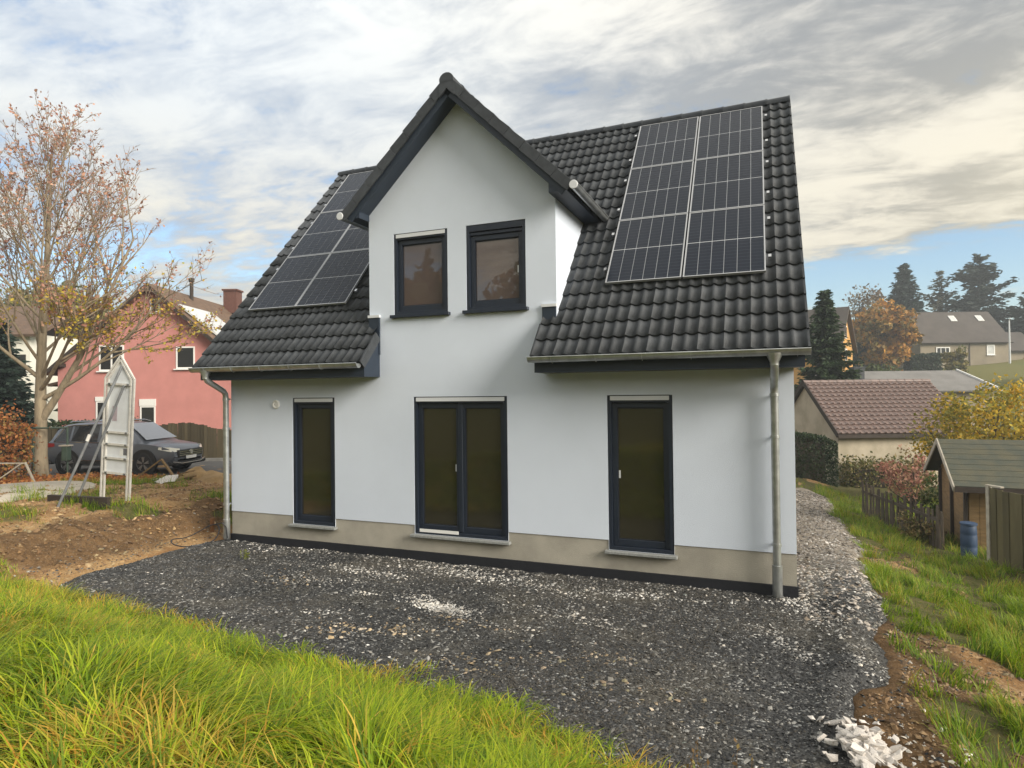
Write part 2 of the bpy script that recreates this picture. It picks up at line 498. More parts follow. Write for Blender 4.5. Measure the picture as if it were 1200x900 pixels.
def window(h, pane_m, bar=True, leaves=1, handle=None, upper=False, thresh=False):
    x0, x1, z0, z1 = h; g = .004
    w_ = MB(); w_.ring(x0+g, x1-g, z0+g, z1-g, (.05, .05, .05, .10), .008, .14)
    if upper and not bar:
        w_.box((x0+.05, .03, z1-.16), (x1-.05, .13, z1-.115)); 
    win = w_.obj('terrace_door' if leaves == 2 else 'window', M['navy'], house, bevel=.004)
    ix0, ix1, iz0, iz1 = x0+.054, x1-.054, z0+.054, z1-.108
    if upper and not bar: iz1 -= .06
    if leaves == 1: leaf(win, ix0, ix1, iz0, iz1, pane_m, handle)
    else:
        c = (ix0+ix1)/2
        leaf(win, ix0, c-.002, iz0, iz1, pane_m, 1); leaf(win, c+.002, ix1, iz0, iz1, pane_m)
        q = MB(); q.box((c-.035, .04, iz0+.01), (c+.035, .06, iz1-.01)); q.obj('mullion', M['navy'], win, bevel=.005)
    if bar:
        b_ = MB(); b_.box((x0+.045, -.004, z1-.072), (x1-.045, .006, z1-.014)); b_.box((x0+.05, -.010, z1-.075), (x1-.05, -.004, z1-.062))
        b_.obj('shutter_bar', M['alu'], win)
    if thresh:
        t_ = MB(); t_.box((x0+.09, .0, z0+.035), ((x0+x1)/2-.03, .0075, z0+.085)); t_.obj('threshold', M['whiteplastic'], win)
    sl = MB()
    if upper:
        sl.box((x0-.045, -.07, z0-.05), (x1+.045, .01, z0+.0)); sl.obj('sill', M['navy'], win, bevel=.005)
    else:
        sl.box((x0-.045, -.085, z0-.045), (x1+.045, .009, z0+.0)); sl.obj('sill', M['stone_sill'], win, bevel=.008)
    return win

window(WIN[0], M['pane'])
window(WIN[1], M['pane'], leaves=2, thresh=True)
window(WIN[2], M['pane'], handle=-1)
window(UPW[0], M['pane_up'], upper=True)
window(UPW[1], M['pane_up'], bar=False, upper=True, handle=1)

# ---- main roof: decking, tiles, ridge, verge
cp, sp = math.cos(PITCH), math.sin(PITCH)
def rp(x, s, n=0.0): return (x, EY + s*cp - n*sp, EZ + s*sp + n*cp)     # along slope s, off the plane n
SL = 4.276/cp
rm = MB()
yb0 = (0.0-EY)/cp
rm.add([rp(EX0+.02, .02, -.045), rp(3.18, .02, -.045), rp(3.18, .55, -.045), rp(3.02, .6, -.045), rp(3.02, 2.9, -.045), rp(DX, 5.6, -.045), rp(DX, SL, -.045), rp(EX0+.02, SL, -.045)], [tuple(range(8))])
rm.add([rp(6.1, .02, -.045), rp(EX1-.02, .02, -.045), rp(EX1-.02, SL, -.045), rp(DX, SL, -.045), rp(DX, 5.6, -.045), rp(6.3, 2.9, -.045), rp(6.3, .6, -.045), rp(6.1, .55, -.045)], [tuple(range(8))])
# rear slope
rb = lambda x, s, n=0.0: (x, 2*RIDGE_Y-(EY+s*cp-n*sp), EZ+s*sp+n*cp)
rm.quad(rb(EX1-.02, .0), rb(EX0+.02, .0), rb(EX0+.02, SL), rb(EX1-.02, SL))
for xx in (EX0+.03, EX1-.06):
    rm.prism([rp(xx, 0, -.05), rp(xx, SL, -.05), rp(xx, SL, -.16), rp(xx, 0, -.16)], (.03, 0, 0))
    rm.prism([rb(xx, 0, -.01), rb(xx, SL, -.01), rb(xx, SL, -.16), rb(xx, 0, -.16)], (.03, 0, 0))
roof = rm.obj('roof', M['navy_board'], house)

TW, TLEN, TROW = 0.3201, 0.40, 0.3222
def tile_verts(w=TW, L=TLEN, amp=.020, nx=12):
    v = []
    for k in range(nx+1):
        t = k/nx; a = 4*math.pi*t
        c = math.cos(a)
        z = amp*(c if c > 0 else 0.75*c) + .004*math.cos(2*a)
        v.append((t*w, z))
    vs = []
    for x, z in v: vs.append((x, 0, z+.046))
    for x, z in v: vs.append((x, L, z*0.9+.008))
    for x, z in v: vs.append((x, 0.003, z+.018))
    n = nx+1; fs = []
    for k in range(nx):
        fs.append((k, k+1, n+k+1, n+k)); fs.append((2*n+k, 2*n+k+1, k+1, k))
    return vs, fs, nx
tv, tf, _nx = tile_verts()
tme = bpy.data.meshes.new('roof_tile'); tme.from_pydata(tv, [], tf); tme.materials.append(M['tile'])
tme.polygons.foreach_set('use_smooth', np.array([i % 2 == 0 for i in range(len(tf))])); tme.update()

PAN = []                       # panel rectangles in (x, s)
for c0 in (0.10, 1.205, 6.945, 8.065):
    for k in range(3):
        PAN.append((c0, 1.405+k*1.592, c0+1.095, 1.405+k*1.592+1.575))
def under_panel(x0, s0, x1, s1):
    for a, b in ((0.10, 2.30), (6.945, 9.16)):
        if x0 > a+.05 and x1 < b-.05 and s0 > 1.5 and s1 < 6.15: return True
    return False
tiles = []
for rI in range(20):
    s0 = rI*TROW
    for i in range(31):
        x0 = EX0+i*TW; x1 = x0+TW; xc = (x0+x1)/2
        zt = EZ+(s0+TROW)*sp
        dx = abs(xc-DX)
        if rI < 2:
            if 11 <= i < 20: continue
        else:
            if zt < 5.5:
                if x0 > DWL or x1 < DWR:
                    if x0 > DWL-.02 and x1 < DWR+.02: continue
            elif dx < DH+.1 and zt+.28 < DAP-DT*dx+.0: continue
        if under_panel(x0, s0, x1, s0+TLEN): continue
        tiles.append((x0, s0))
def tile_key(t):
    p = np.array(rp(t[0]+.15, t[1]+.16)) - CAM
    return (p@p)
tiles.sort(key=tile_key)
for x0, s0 in tiles[:300]:
    o = link('roof_tile', tme, roof, rp(x0, s0, random.uniform(-.003, .003)), (PITCH+random.uniform(-.006, .006), random.uniform(-.006, .006), random.uniform(-.004, .004)))
if tiles[300:]:
    q = MB()
    for x0, s0 in tiles[300:]:
        A = Matrix.Translation(rp(x0, s0)) @ Matrix.Rotation(PITCH, 4, 'X')
        q.add([A @ Vector(p) for p in tv], tf)
    tag(q.obj('roof_tile_field', M['tile'], roof), kind='stuff')
# verge flanges down both gable edges
for xx in (EX0-.03, EX1):
    q = MB()
    for rI in range(20):
        s0 = rI*TROW
        q.prism([rp(xx, s0, .05), rp(xx, s0+.36, .02), rp(xx, s0+.36, -.09), rp(xx, s0, -.07)], (.028, 0, 0))
    q.obj('verge_trim', M['tile'], roof)
# verge edges of the two short runs by the dormer foot
for xx in (3.207, 6.06):
    q = MB(); q.prism([rp(xx, 0, .05), rp(xx, .66, .045), rp(xx, .66, -.12), rp(xx, 0, -.10)], (.028, 0, 0)); q.obj('verge_tile', M['tile'], roof)
# ridge caps
def ridge_cap_mesh(L=.42, rad=.115):
    c = MB(); n = 8; vs = []
    for y, rr in ((0, rad+.006), (.035, rad+.006), (.04, rad), (L, rad-.008)):
        for k in range(n+1):
            t = math.pi*(-.08+1.16*k/n)
            vs.append((rr*math.cos(t), y, rr*math.sin(t)*.9))
    fs = []
    for a in range(3):
        for k in range(n): fs.append((a*(n+1)+k, a*(n+1)+k+1, (a+1)*(n+1)+k+1, (a+1)*(n+1)+k))
    fs.append(tuple(range(n+1)))
    return c.add(vs, fs).mesh('ridge_tile', M['tile'], smooth=True, angle=50)
rcap = ridge_cap_mesh()
nR = 26; stp = (EX1-EX0+.02)/nR
for k in range(nR):
    link('ridge_tile', rcap, roof, (EX1+.02-k*stp, RIDGE_Y, RIDGE_Z-.02), (0, R_(random.uniform(-1, 1)), math.pi/2))

# ---- eaves: boxed soffit, gutters, pipes
for x0, x1 in ((EX0+.05, 3.22), (6.09, EX1-.03)):
    e = MB()
    e.prism([(x0, .0, 2.88), (x0, -.44, 2.88), (x0, -.44, EZ-.03), (x0, 0, EZ+.52*TP-.09)], (x1-x0, 0, 0))
    e.obj('eave_box', M['navy_board'], house)
# black cheek boards with pale caps at the foot of the dormer
for x0, x1 in ((3.035, 3.235), (6.075, 6.285)):
    e = MB(); e.box((x0, -.035, 3.25), (x1, .05, 3.86)); bo = e.obj('cheek_board', M['navy_board'], house)
    e = MB(); e.box((x0-.01, -.05, 3.862), (x1+.01, .01, 3.905)); e.obj('flashing_cap', M['alu'], bo)

def gutter(x0, x1, y, z, rad=.07):
    g = MB(); n = 10; vs = []; fs = []
    for x in (x0, x1):
        for k in range(n+1):
            t = math.pi + math.pi*k/n
            vs.append((x, y+rad*math.cos(t), z+rad*math.sin(t)))
    for k in range(n): fs.append((k, k+1, n+2+k, n+1+k))
    fs.append(tuple(range(n+1))); fs.append(tuple(range(n+1, 2*n+2)))
    g.add(vs, fs)
    go = g.obj('gutter', M['zinc'], house, smooth=True, angle=60)
    b_ = MB(); b_.tube([(x0, y-rad, z+.004), (x1, y-rad, z+.004)], .011, 6); b_.obj('gutter_bead', M['zinc'], go, smooth=True)
    for kx in np.arange(x0+.35, x1-.1, .62):
        h_ = MB(); pts = [(kx, y+(rad+.004)*math.cos(t), z+(rad+.004)*math.sin(t)) for t in np.linspace(math.pi, 2*math.pi, 7)]
        for a, b in zip(pts[:-1], pts[1:]): h_.bar(a, b, .022, .004, up=(1, 0, 0))
        h_.obj('gutter_bracket', M['zinc'], go)
    return go
gutter(EX0-.03, 3.20, EY-.035, EZ+.0)
gutter(6.045, EX1+.03, EY-.035, EZ+.0)

def downpipe(x, zbot, ztop_y=EY-.035, bend=True):
    rad = .05
    p = MB()
    pts = [(x, ztop_y, EZ-.08), (x, ztop_y, EZ-.16), (x, ztop_y+.03, EZ-.215), (x, -.16, EZ-.40), (x, -.115, EZ-.46), (x, -.105, EZ-.54), (x, -.105, zbot)]
    p.tube(pts, rad, 14)
    po = p.obj('downpipe', M['zinc'], house, smooth=True, angle=60)
    fn = MB(); fn.lathe([(.095, 0), (.09, -.03), (.053, -.11), (.053, -.15)], 16, Matrix.Translation((x, ztop_y, EZ-.035))); fn.obj('outlet_funnel', M['zinc'], po, smooth=True)
    for z in (EZ-.55, .62, 2.0):
        c = MB(); c.lathe([(rad+.003, -.02), (rad+.009, -.018), (rad+.009, .018), (rad+.003, .02)], 16, Matrix.Translation((x, -.105, z)))
        c.box((x-.012, -.06, z-.012), (x+.012, -.001, z+.012)); c.obj('pipe_clip', M['zinc'], po, smooth=True, angle=40)
    s_ = MB(); s_.lathe([(rad, .36), (rad+.012, .355), (rad+.012, zbot), (rad, zbot-.02)], 16, Matrix.Translation((x, -.105, 0))); s_.obj('pipe_shoe', M['zinc'], po, smooth=True, angle=40)
downpipe(-.02, .02)
downpipe(9.235, -.03)

# ---- dormer roof
dr = MB()
def dp(side, y, t, n=0.0):
    """t: slope distance from the ridge downwards, side -1/+1"""
    c_, s_ = math.cos(math.atan(DT)), math.sin(math.atan(DT))
    return (DX+side*(t*c_+n*s_), y, DAP - t*s_ + n*c_)
DSL = DH/math.cos(math.atan(DT)); YF = -.30
for sd in (-1, 1):
    yr = EY+(DAP-EZ)/TP; ye = EY+(DAP-DH*DT-EZ)/TP
    dr.add([dp(sd, YF, 0, -.05), dp(sd, YF, DSL, -.05), dp(sd, ye, DSL, -.05), dp(sd, yr, 0, -.05)], [(0, 1, 2, 3)])
    # barge board under the verge tiles and boxed eave
    dr.prism([dp(sd, YF+.01, 0, -.08), dp(sd, YF+.01, DSL-.02, -.08), dp(sd, YF+.01, DSL-.02, -.175), dp(sd, YF+.01, 0, -.175)], (0, .03, 0))
    dr.prism([dp(sd, YF+.04, 0, -.168), dp(sd, YF+.04, DSL-.1, -.168), dp(sd, YF+.04, DSL-.1, -.145), dp(sd, YF+.04, 0, -.145)], (0, .29, 0))
    xw = DWL if sd < 0 else DWR; xo = DX+sd*(DH-.06)
    zsl = DAP-DT*abs(xw-DX)-.14
    dr.prism([(xw-sd*.01, YF+.02, 5.47), (xo, YF+.02, 5.47), (xo, YF+.02, DAP-DT*abs(xo-DX)-.06), (xw-sd*.01, YF+.02, zsl)], (0, ye-YF+.05, 0))
droof = dr.obj('dormer_roof', M['navy_board'], house)
q = MB(); ya_ = YF-.041; za_ = DAP+.052
q.prism([(DX-.13, ya_, za_-.126), (DX, ya_, za_), (DX+.13, ya_, za_-.126), (DX+.13, ya_, za_-.315), (DX, ya_, za_-.19), (DX-.13, ya_, za_-.315)], (0, .034, 0))
q.obj('ridge_end', M['tile'], droof)
# tiles over the dormer (seen only on edge) joined, verge tiles one by one
q = MB()
DROW = .335; nrow = 8
for sd in (-1, 1):
    ang = math.atan(DT)
    for rI in range(nrow):
        tt = DSL-rI*DROW
        yend = EY+(DAP-max(tt-.3, 0)*math.sin(ang)-EZ)/TP + .12
        y = YF+.16
        while y < yend:
            e1 = Vector((0, 1, 0)) if sd > 0 else Vector((0, -1, 0))
            up = Vector((-sd*math.cos(ang), 0, math.sin(ang)))
            nn = Vector((sd*math.sin(ang), 0, math.cos(ang)))
            o_ = Vector(dp(sd, y if sd > 0 else y+.3201, tt, -.02))
            q.add([o_ + e1*p[0]+up*p[1]*.95+nn*p[2] for p in tv], tf)
            y += .3201
tag(q.obj('dormer_tile_field', M['tile'], droof), kind='stuff')
for sd in (-1, 1):
    ang = math.atan(DT)
    for rI in range(nrow):
        q = MB(); t0 = DSL-rI*DROW+.02; t1 = t0-DROW+.003
        if rI == nrow-1: t1 = .03
        for n0, n1, ya, yb_ in ((.068, .052, YF-.03-.004*(rI % 2), YF+.0),):
            q.prism([dp(sd, ya, t0, n0), dp(sd, ya, max(t1, .0), n1), dp(sd, ya, max(t1, .0), -.094), dp(sd, ya, t0, -.086)], (0, .03, 0))
        q.prism([dp(sd, YF+.001, t0+.015, .066), dp(sd, YF+.001, max(t1, 0), .050), dp(sd, YF+.001, max(t1, 0), .02), dp(sd, YF+.001, t0+.015, .036)], (0, .2, 0))
        q.obj('verge_tile', M['tile'], droof, bevel=.003)
yend = EY+(DAP-EZ)/TP
k = 0; y = YF-.045
while y < yend-.2:
    link('ridge_tile', rcap, droof, (DX, y, DAP-.01), (0, 0, 0)); y += .385
for sd in (-1, 1):
    ye = EY+(DAP-DH*DT-EZ)/TP
    g = MB(); xg = DX+sd*(DH+.055); zg_ = DAP-DH*DT+.0; n = 10; vs = []; fs = []; y0g = YF-.03; y1g = ye+.06; rad = .062
    for y in (y0g, y1g):
        for k in range(n+1):
            t = math.pi+math.pi*k/n; vs.append((xg+rad*math.cos(t), y, zg_+rad*math.sin(t)))
    for k in range(n): fs.append((k, k+1, n+2+k, n+1+k))
    fs.append(tuple(range(n+1))); fs.append(tuple(range(n+1, 2*n+2)))
    go = g.add(vs, fs).obj('gutter', M['zinc'], house, smooth=True, angle=60)
    b_ = MB(); b_.tube([(xg+sd*rad, y0g, zg_), (xg+sd*rad, y1g, zg_)], .01, 6); b_.obj('gutter_bead', M['zinc'], go, smooth=True)
    b_ = MB(); b_.lathe([(.0, 0), (.058, 0), (.064, .006), (.064, .02)], 14, Matrix.Translation((xg, y0g-.012, zg_-.005)) @ Matrix.Rotation(-math.pi/2, 4, 'X')); b_.obj('gutter_stop_end', M['alu'], go, smooth=True, angle=40)

# ---- solar panels
def cell_mat():
    m_ = bpy.data.materials.new('solar_cells'); m_.use_nodes = True
    b = NB(m_.node_tree); bs = m_.node_tree.nodes['Principled BSDF']
    t = b.n('ShaderNodeTexCoord'); sp_ = b.n('ShaderNodeSeparateXYZ'); b.l(t.outputs['Object'], sp_.inputs[0])
    fy = b.math('FRACT', b.math('MULTIPLY', sp_.outputs[1], 1/0.0756))
    lineh = b.math('LESS_THAN', b.math('ABSOLUTE', b.math('SUBTRACT', fy, .5)), .075)
    fx = b.math('FRACT', b.math('MULTIPLY', sp_.outputs[0], 1/0.0172))
    linev = b.math('MULTIPLY', b.math('LESS_THAN', fx, .10), .35)
    c = b.mix(b.math('MAXIMUM', b.math('MULTIPLY', lineh, .55), linev), (0.008, 0.012, 0.022), (0.050, 0.058, 0.074))
    b.l(c, bs.inputs['Base Color']); bs.inputs['Roughness'].default_value = .18; bs.inputs['IOR'].default_value = 1.3; bs.inputs['Specular IOR Level'].default_value = .35
    return m_
M['cell'] = cell_mat()
M['backsheet'] = mat('panel_glass_seam', (0.50, 0.52, 0.55), 0.3)
PW, PH = 1.095, 1.575
fm = MB()
for a in ((0, 0, PW, .014), (0, PH-.014, PW, PH), (0, .014, .014, PH-.014), (PW-.014, .014, PW, PH-.014)):
    fm.box((a[0], a[1], 0), (a[2], a[3], .036))
fme = fm.mesh('panel_frame', mat('panel_frame_aluminium', (.46, .47, .49), .4, metal=.4))
bme = MB().box((.014, .014, .01), (PW-.014, PH-.014, .026)).mesh('solar_panel', M['backsheet'])
cw = (PW-.034)/6; ch = (PH-.05)/2
cme = MB().box((0, 0, 0), (cw-.008, ch-.002, .0035)).mesh('cell_strip', M['cell'])
clamp = MB().box((-.02, -.03, 0), (.02, .03, .03)).mesh('panel_clamp', M['rail'])
for (x0, s0, x1, s1) in PAN:
    p = link('solar_panel', bme, house, rp(x0, s0, .085), (PITCH, 0, 0))
    link('panel_frame', fme, p)
    for i in range(6):
        for j in range(2):
            link('cell_strip', cme, p, (.017+i*cw+.004, .017+j*(ch+.016)+.001, .0262))
    if x0 in (0.10, 6.945): cx = -.055
    else: cx = PW+.055
    for yy in (.35, 1.25): link('panel_clamp', clamp, p, (cx, yy, -.01))
# ---- little round wall vent
q = MB(); q.lathe([(.078, 0), (.078, .02), (.066, .032), (.05, .03), (.045, .018), (.02, .018), (0.0, .024)], 24, Matrix.Translation((1.055, 0, 2.436)) @ Matrix.Rotation(math.pi/2, 4, 'X'))
q.obj('wall_vent', M['whiteplastic'], house, smooth=True, angle=35)

# ================================================================== GROUND
def grad_axis(lo, hi, f0, f1, step, grow=1.12):
    a = list(np.arange(f0, f1+1e-6, step))
    s = step; x = f1
    while x < hi: s *= grow; x += s; a.append(x)
    s = step; x = f0; pre = []
    while x > lo: s *= grow; x -= s; pre.append(x)
    return np.array(pre[::-1]+a)

def grid_mesh(name, gx, gy, zf, mat_, attrs=None, keep=None):
    X, Y = np.meshgrid(gx, gy); Z = zf(X, Y)
    nx, ny = len(gx), len(gy)
    idx = np.arange(nx*ny).reshape(ny, nx)
    q = np.stack([idx[:-1, :-1], idx[:-1, 1:], idx[1:, 1:], idx[1:, :-1]], -1).reshape(-1, 4)
    v = np.stack([X, Y, Z], -1).reshape(-1, 3)
    at = {k: fn(X, Y).ravel() for k, fn in (attrs or {}).items()}
    if keep is not None:
        kv = keep(X, Y).ravel(); q = q[kv[q].any(1)]
        used = np.unique(q); remap = -np.ones(len(v), int); remap[used] = np.arange(len(used))
        v = v[used]; q = remap[q]; at = {k: a[used] for k, a in at.items()}
    return np_mesh(name, v, q, mat_, smooth=True, attrs=at)

def gravel_d(x, y): return poly_sd(x, y, GP) + 0.55*(fbm(np.asarray(x)*1.4, np.asarray(y)*1.4, 61, 4)-.5)

def grass_mask(x, y):
    x = np.asarray(x, float); y = np.asarray(y, float)
    D = (x-CAM[0])*FW[0] + (y-CAM[1])*FW[1]
    dist = np.hypot(x-5, y)
    bank = S(-0.25, 0.5, bank_t(x, y) + 0.5*(fbm(x*1.3, y*1.3, 31, 3)-.5))
    n = fbm(x*1.1, y*1.1, 41, 4); n2 = fbm(x*0.45, y*0.45, 45, 3)
    # right strip: turf beside the fence, tufts and bare soil beside the track
    zr = S(10.0, 10.6, x + 0.02*y)
    fence_side = S(11.6, 12.3, x+0.05*(y-4)+1.6*(n2-.5))
    far_side = S(3.0, 6.5, y)
    right = zr*np.clip(np.maximum(fence_side*0.9, S(.50, .60, n)*(.35+.65*S(-3, 1, y))), 0, 1)
    right = np.maximum(right, zr*far_side*S(.36, .50, n))
    mid = zr*S(.50, .57, fbm(x*1.7, y*1.7, 43, 4))*(.55+.45*S(-4.5, -1.5, y))
    right = np.clip(np.maximum(right*(1-.6*S(-1.5, -4.0, y)), mid), 0, 1)
    # left: scattered tufts on the sandy soil
    left = (x < -0.6)*S(.60, .68, n)*0.9
    strip = np.exp(-((y-(0.15-0.28*(x+3.5)))/.55)**2)*S(-6.0, -5.0, x)*(1-S(-2.2, -1.6, x))
    strip = strip*S(.34, .46, fbm(x*2.2, y*2.2, 47, 3))
    lawn2 = np.exp(-((x+7.6)/2.2)**2-((y-3.0)/.7)**2)*S(.35, .5, n)
    corner = np.exp(-((x+1.5)/.8)**2-((y-1.7)/1.1)**2)*2.2*S(.22, .36, n)
    lowl = np.exp(-((x+5.0)/1.6)**2-((y+1.4)/.6)**2)*S(.42, .54, n)
    left = np.clip(np.maximum.reduce([left*.6, strip*1.3, lawn2*1.3, corner, lowl*1.2]), 0, 1)*(x < -.5)*(D < 19.5)
    away = S(30, 42, dist)
    g = np.maximum(bank, np.where(x > 5, right, left))
    g = np.maximum(g, away)
    g = np.maximum(g, (D > 24.5)*(x < 9)*1.0)
    return np.clip(g, 0, 1)

def ground_z(X, Y):
    gd = gravel_d(X, Y)
    return zg(X, Y) - .35*S(.12, .6, gd) - .085*S(-.9, .05, gd)*(bank_t(X, Y) < 0)

def wet_mask(x, y):
    x = np.asarray(x, float); y = np.asarray(y, float)
    lb = np.exp(-((x+1.9)/1.2)**2)*S(-3.6, -2.0, y)*(1-S(1.2, 2.6, y))
    rb = S(9.4, 9.9, x)*S(9, 3, y)*1.15*(1-.75*S(10.5, 11.0, x+.6*(fbm(x*.8, y*.8, 49, 3)-.5))*S(-3.4, -1.8, y))
    return np.clip(1.1*np.exp(-((x+1.55)/.55)**2)*S(-3.4, -2.0, y)*(1-S(.8, 2.0, y)) + lb*.45 + rb*.8, 0, 1)

def ground_mat():
    m_ = bpy.data.materials.new('ground_soil'); m_.use_nodes = True
    b = NB(m_.node_tree); bs = m_.node_tree.nodes['Principled BSDF']
    t = b.n('ShaderNodeTexCoord'); v = t.outputs['Object']
    n1 = b.noise(v, 1.1, 8, .65); n2 = b.noise(v, 7.0, 8, .7); n3 = b.noise(v, 30, 5, .7)
    sand = b.mix(b.sstep(n1, .35, .65), (0.44, 0.28, 0.13), (0.27, 0.145, 0.06))
    sand = b.mix(b.sstep(n2, .50, .72), sand, (0.50, 0.37, 0.21))
    wetc = b.mix(b.sstep(n2, .35, .6), (0.105, 0.062, 0.030), (0.20, 0.118, 0.055))
    at = b.n('ShaderNodeAttribute', attribute_name='wet')
    w = b.sstep(b.math('ADD', at.outputs['Fac'], b.math('MULTIPLY', b.math('SUBTRACT', n1, .5), .9)), .25, .75)
    soil = b.mix(w, sand, wetc)
    soil = b.mix(b.math('MULTIPLY', b.sstep(n3, .52, .68), .5), soil, (0.11, 0.065, 0.035))
    soil = b.mix(b.math('MULTIPLY', b.sstep(n3, .42, .34), .35), soil, (0.52, 0.44, 0.32))
    gr = b.mix(b.sstep(n2, .35, .65), (0.080, 0.085, 0.025), (0.135, 0.115, 0.045))
    far = b.mix(b.sstep(b.noise(v, .06, 4), .4, .6), (0.10, 0.125, 0.03), (0.16, 0.15, 0.045))
    d = b.vmath('LENGTH', v); gr = b.mix(b.sstep(d, 32, 50), gr, far)
    ag = b.n('ShaderNodeAttribute', attribute_name='grass')
    g = b.sstep(b.math('ADD', ag.outputs['Fac'], b.math('MULTIPLY', b.math('SUBTRACT', n2, .5), .8)), .35, .65)
    c = b.mix(g, soil, gr)
    b.l(c, bs.inputs['Base Color']); bs.inputs['Roughness'].default_value = .95; bs.inputs['Specular IOR Level'].default_value = .2
    h = b.math('ADD', b.math('MULTIPLY', n2, .6), b.math('MULTIPLY', n3, .4))
    bp = b.n('ShaderNodeBump'); bp.inputs['Strength'].default_value = .9; bp.inputs['Distance'].default_value = .11
    b.l(h, bp.inputs['Height']); b.l(bp.outputs[0], bs.inputs['Normal'])
    return m_
M['ground'] = ground_mat()
gx = grad_axis(-380, 390, -9, 15, 0.10, 1.09); gy = grad_axis(-300, 400, -6.5, 9, 0.10, 1.09)
tag(link('ground', grid_mesh('ground', gx, gy, ground_z, M['ground'], {'grass': grass_mask, 'wet': wet_mask})), kind='structure')

# ---- slate gravel platform round the house
def gravel_mat():
    m_ = bpy.data.materials.new('slate_gravel'); m_.use_nodes = True
    b = NB(m_.node_tree); bs = m_.node_tree.nodes['Principled BSDF']
    t = b.n('ShaderNodeTexCoord'); v = t.outputs['Object']
    vo = b.n('ShaderNodeTexVoronoi'); b.l(b.mapping(v, scale=(1, 1.5, 1)), vo.inputs['Vector']); vo.inputs['Scale'].default_value = 34
    wn = b.n('ShaderNodeSeparateColor'); b.l(vo.outputs['Color'], wn.inputs[0])
    n1 = b.noise(v, .9, 6, .6); n2 = b.noise(v, 5, 6, .7)
    slate = b.mix(wn.outputs[0], (0.012, 0.0125, 0.0135), (0.07, 0.07, 0.069))
    slate = b.mix(b.math('MULTIPLY', b.sstep(n1, .48, .66), .5), slate, (0.13, 0.115, 0.085))
    y = b.n('ShaderNodeSeparateXYZ'); b.l(v, y.inputs[0])
    dusty = b.math('MULTIPLY', b.sstep(b.math('ADD', y.outputs[1], b.math('MULTIPLY', n2, 3)), 1.5, 7), .8)
    slate = b.mix(dusty, slate, b.mix(n2, (0.20, 0.155, 0.105), (0.42, 0.36, 0.29)))
    fl = b.math('MULTIPLY', b.sstep(wn.outputs[1], .90, .93), b.sstep(n2, .42, .6))
    c = b.mix(b.math('MULTIPLY', fl, .8), slate, (0.5, 0.5, 0.48))
    b.l(c, bs.inputs['Base Color']); bs.inputs['Roughness'].default_value = .75
    bp = b.n('ShaderNodeBump'); bp.inputs['Strength'].default_value = .9; bp.inputs['Distance'].default_value = .03
    b.l(b.math('ADD', b.math('MULTIPLY', wn.outputs[2], .7), b.math('MULTIPLY', vo.outputs['Distance'], -.6)), bp.inputs['Height']); b.l(bp.outputs[0], bs.inputs['Normal'])
    return m_
M['gravel'] = gravel_mat()
def gravel_z(x, y):
    m_ = S(-.1, .5, gravel_d(x, y))
    crest = .10*np.exp(-((x-10.0-.12*(y+1))/.28)**2)*S(-5, -3, y)*(1-S(1, 3, y))
    return zg(x, y, False) + (-.21 + .15*m_) + .05*(fbm(x*1.5, y*1.5, 71, 4)-.5)*m_ + .025*(fbm(x*7, y*7, 73, 3)-.5)*m_ + crest*m_
g_x = np.arange(-2.2, 12.4, .06); g_y = np.arange(-7.2, 17.5, .07)
tag(link('gravel_yard', grid_mesh('gravel_yard', g_x, g_y, gravel_z, M['gravel'], keep=lambda x, y: (gravel_d(x, y) > -.2) & ~((x > .3) & (x < 9.2) & (y > .3)))), kind='structure')

# loose slate chips and pale stones on it (uncountable)
def chips(name, n, sizer, posf, cols, flat=.35, seed=1, mat_=None):
    rg = np.random.default_rng(seed)
    x, y = posf(rg, n); n = len(x)
    z = gravel_z(x, y)
    s = sizer(rg, n)
    base = np.array([(1, 0, 0), (.35, .8, .1), (-.8, .5, 0), (-.7, -.6, .05), (.3, -.85, 0), (.1, .05, 1), (-.25, -.1, .85), (0, 0, -.8)])
    tri = np.array([(0, 1, 5), (1, 2, 6), (1, 6, 5), (2, 3, 6), (3, 4, 6), (4, 5, 6), (4, 0, 5), (1, 0, 7), (2, 1, 7), (3, 2, 7), (4, 3, 7), (0, 4, 7)])
    v = np.repeat(base[None], n, 0)*(1+rg.uniform(-.35, .35, (n, 8, 3)))
    v[:, :, 2] *= flat*rg.uniform(.6, 1.6, (n, 1)); v[:, :, 0] *= rg.uniform(.8, 1.7, (n, 1))
    v *= s[:, None, None]
    a = rg.uniform(0, 2*np.pi, n); ca, sa = np.cos(a)[:, None], np.sin(a)[:, None]
    tx = rg.normal(0, .28, (n, 1)); ty = rg.normal(0, .28, (n, 1))
    X = v[:, :, 0]*ca - v[:, :, 1]*sa; Y = v[:, :, 0]*sa + v[:, :, 1]*ca
    Z = v[:, :, 2] + X*tx + Y*ty
    P = np.stack([X+x[:, None], Y+y[:, None], Z+z[:, None]+.1*s[:, None]], -1).reshape(-1, 3)
    F = (tri[None] + 8*np.arange(n)[:, None, None]).reshape(-1, 3)
    c = np.asarray(cols)[rg.integers(0, len(cols), n)]*rg.uniform(.75, 1.25, (n, 1))
    dust = S(.42, .66, fbm(x*.75+4, y*1.1, 93, 4))[:, None]; damp = S(.5, .62, fbm(x*.5, y*.9+7, 95, 4))[:, None]
    c = c*(1-.4*damp) + dust*np.array([.030, .025, .018])*(c < .3)
    me = np_mesh(name, P, F, mat_, tint=np.repeat(c, 8, 0))
    return tag(link(name, me), kind='stuff')
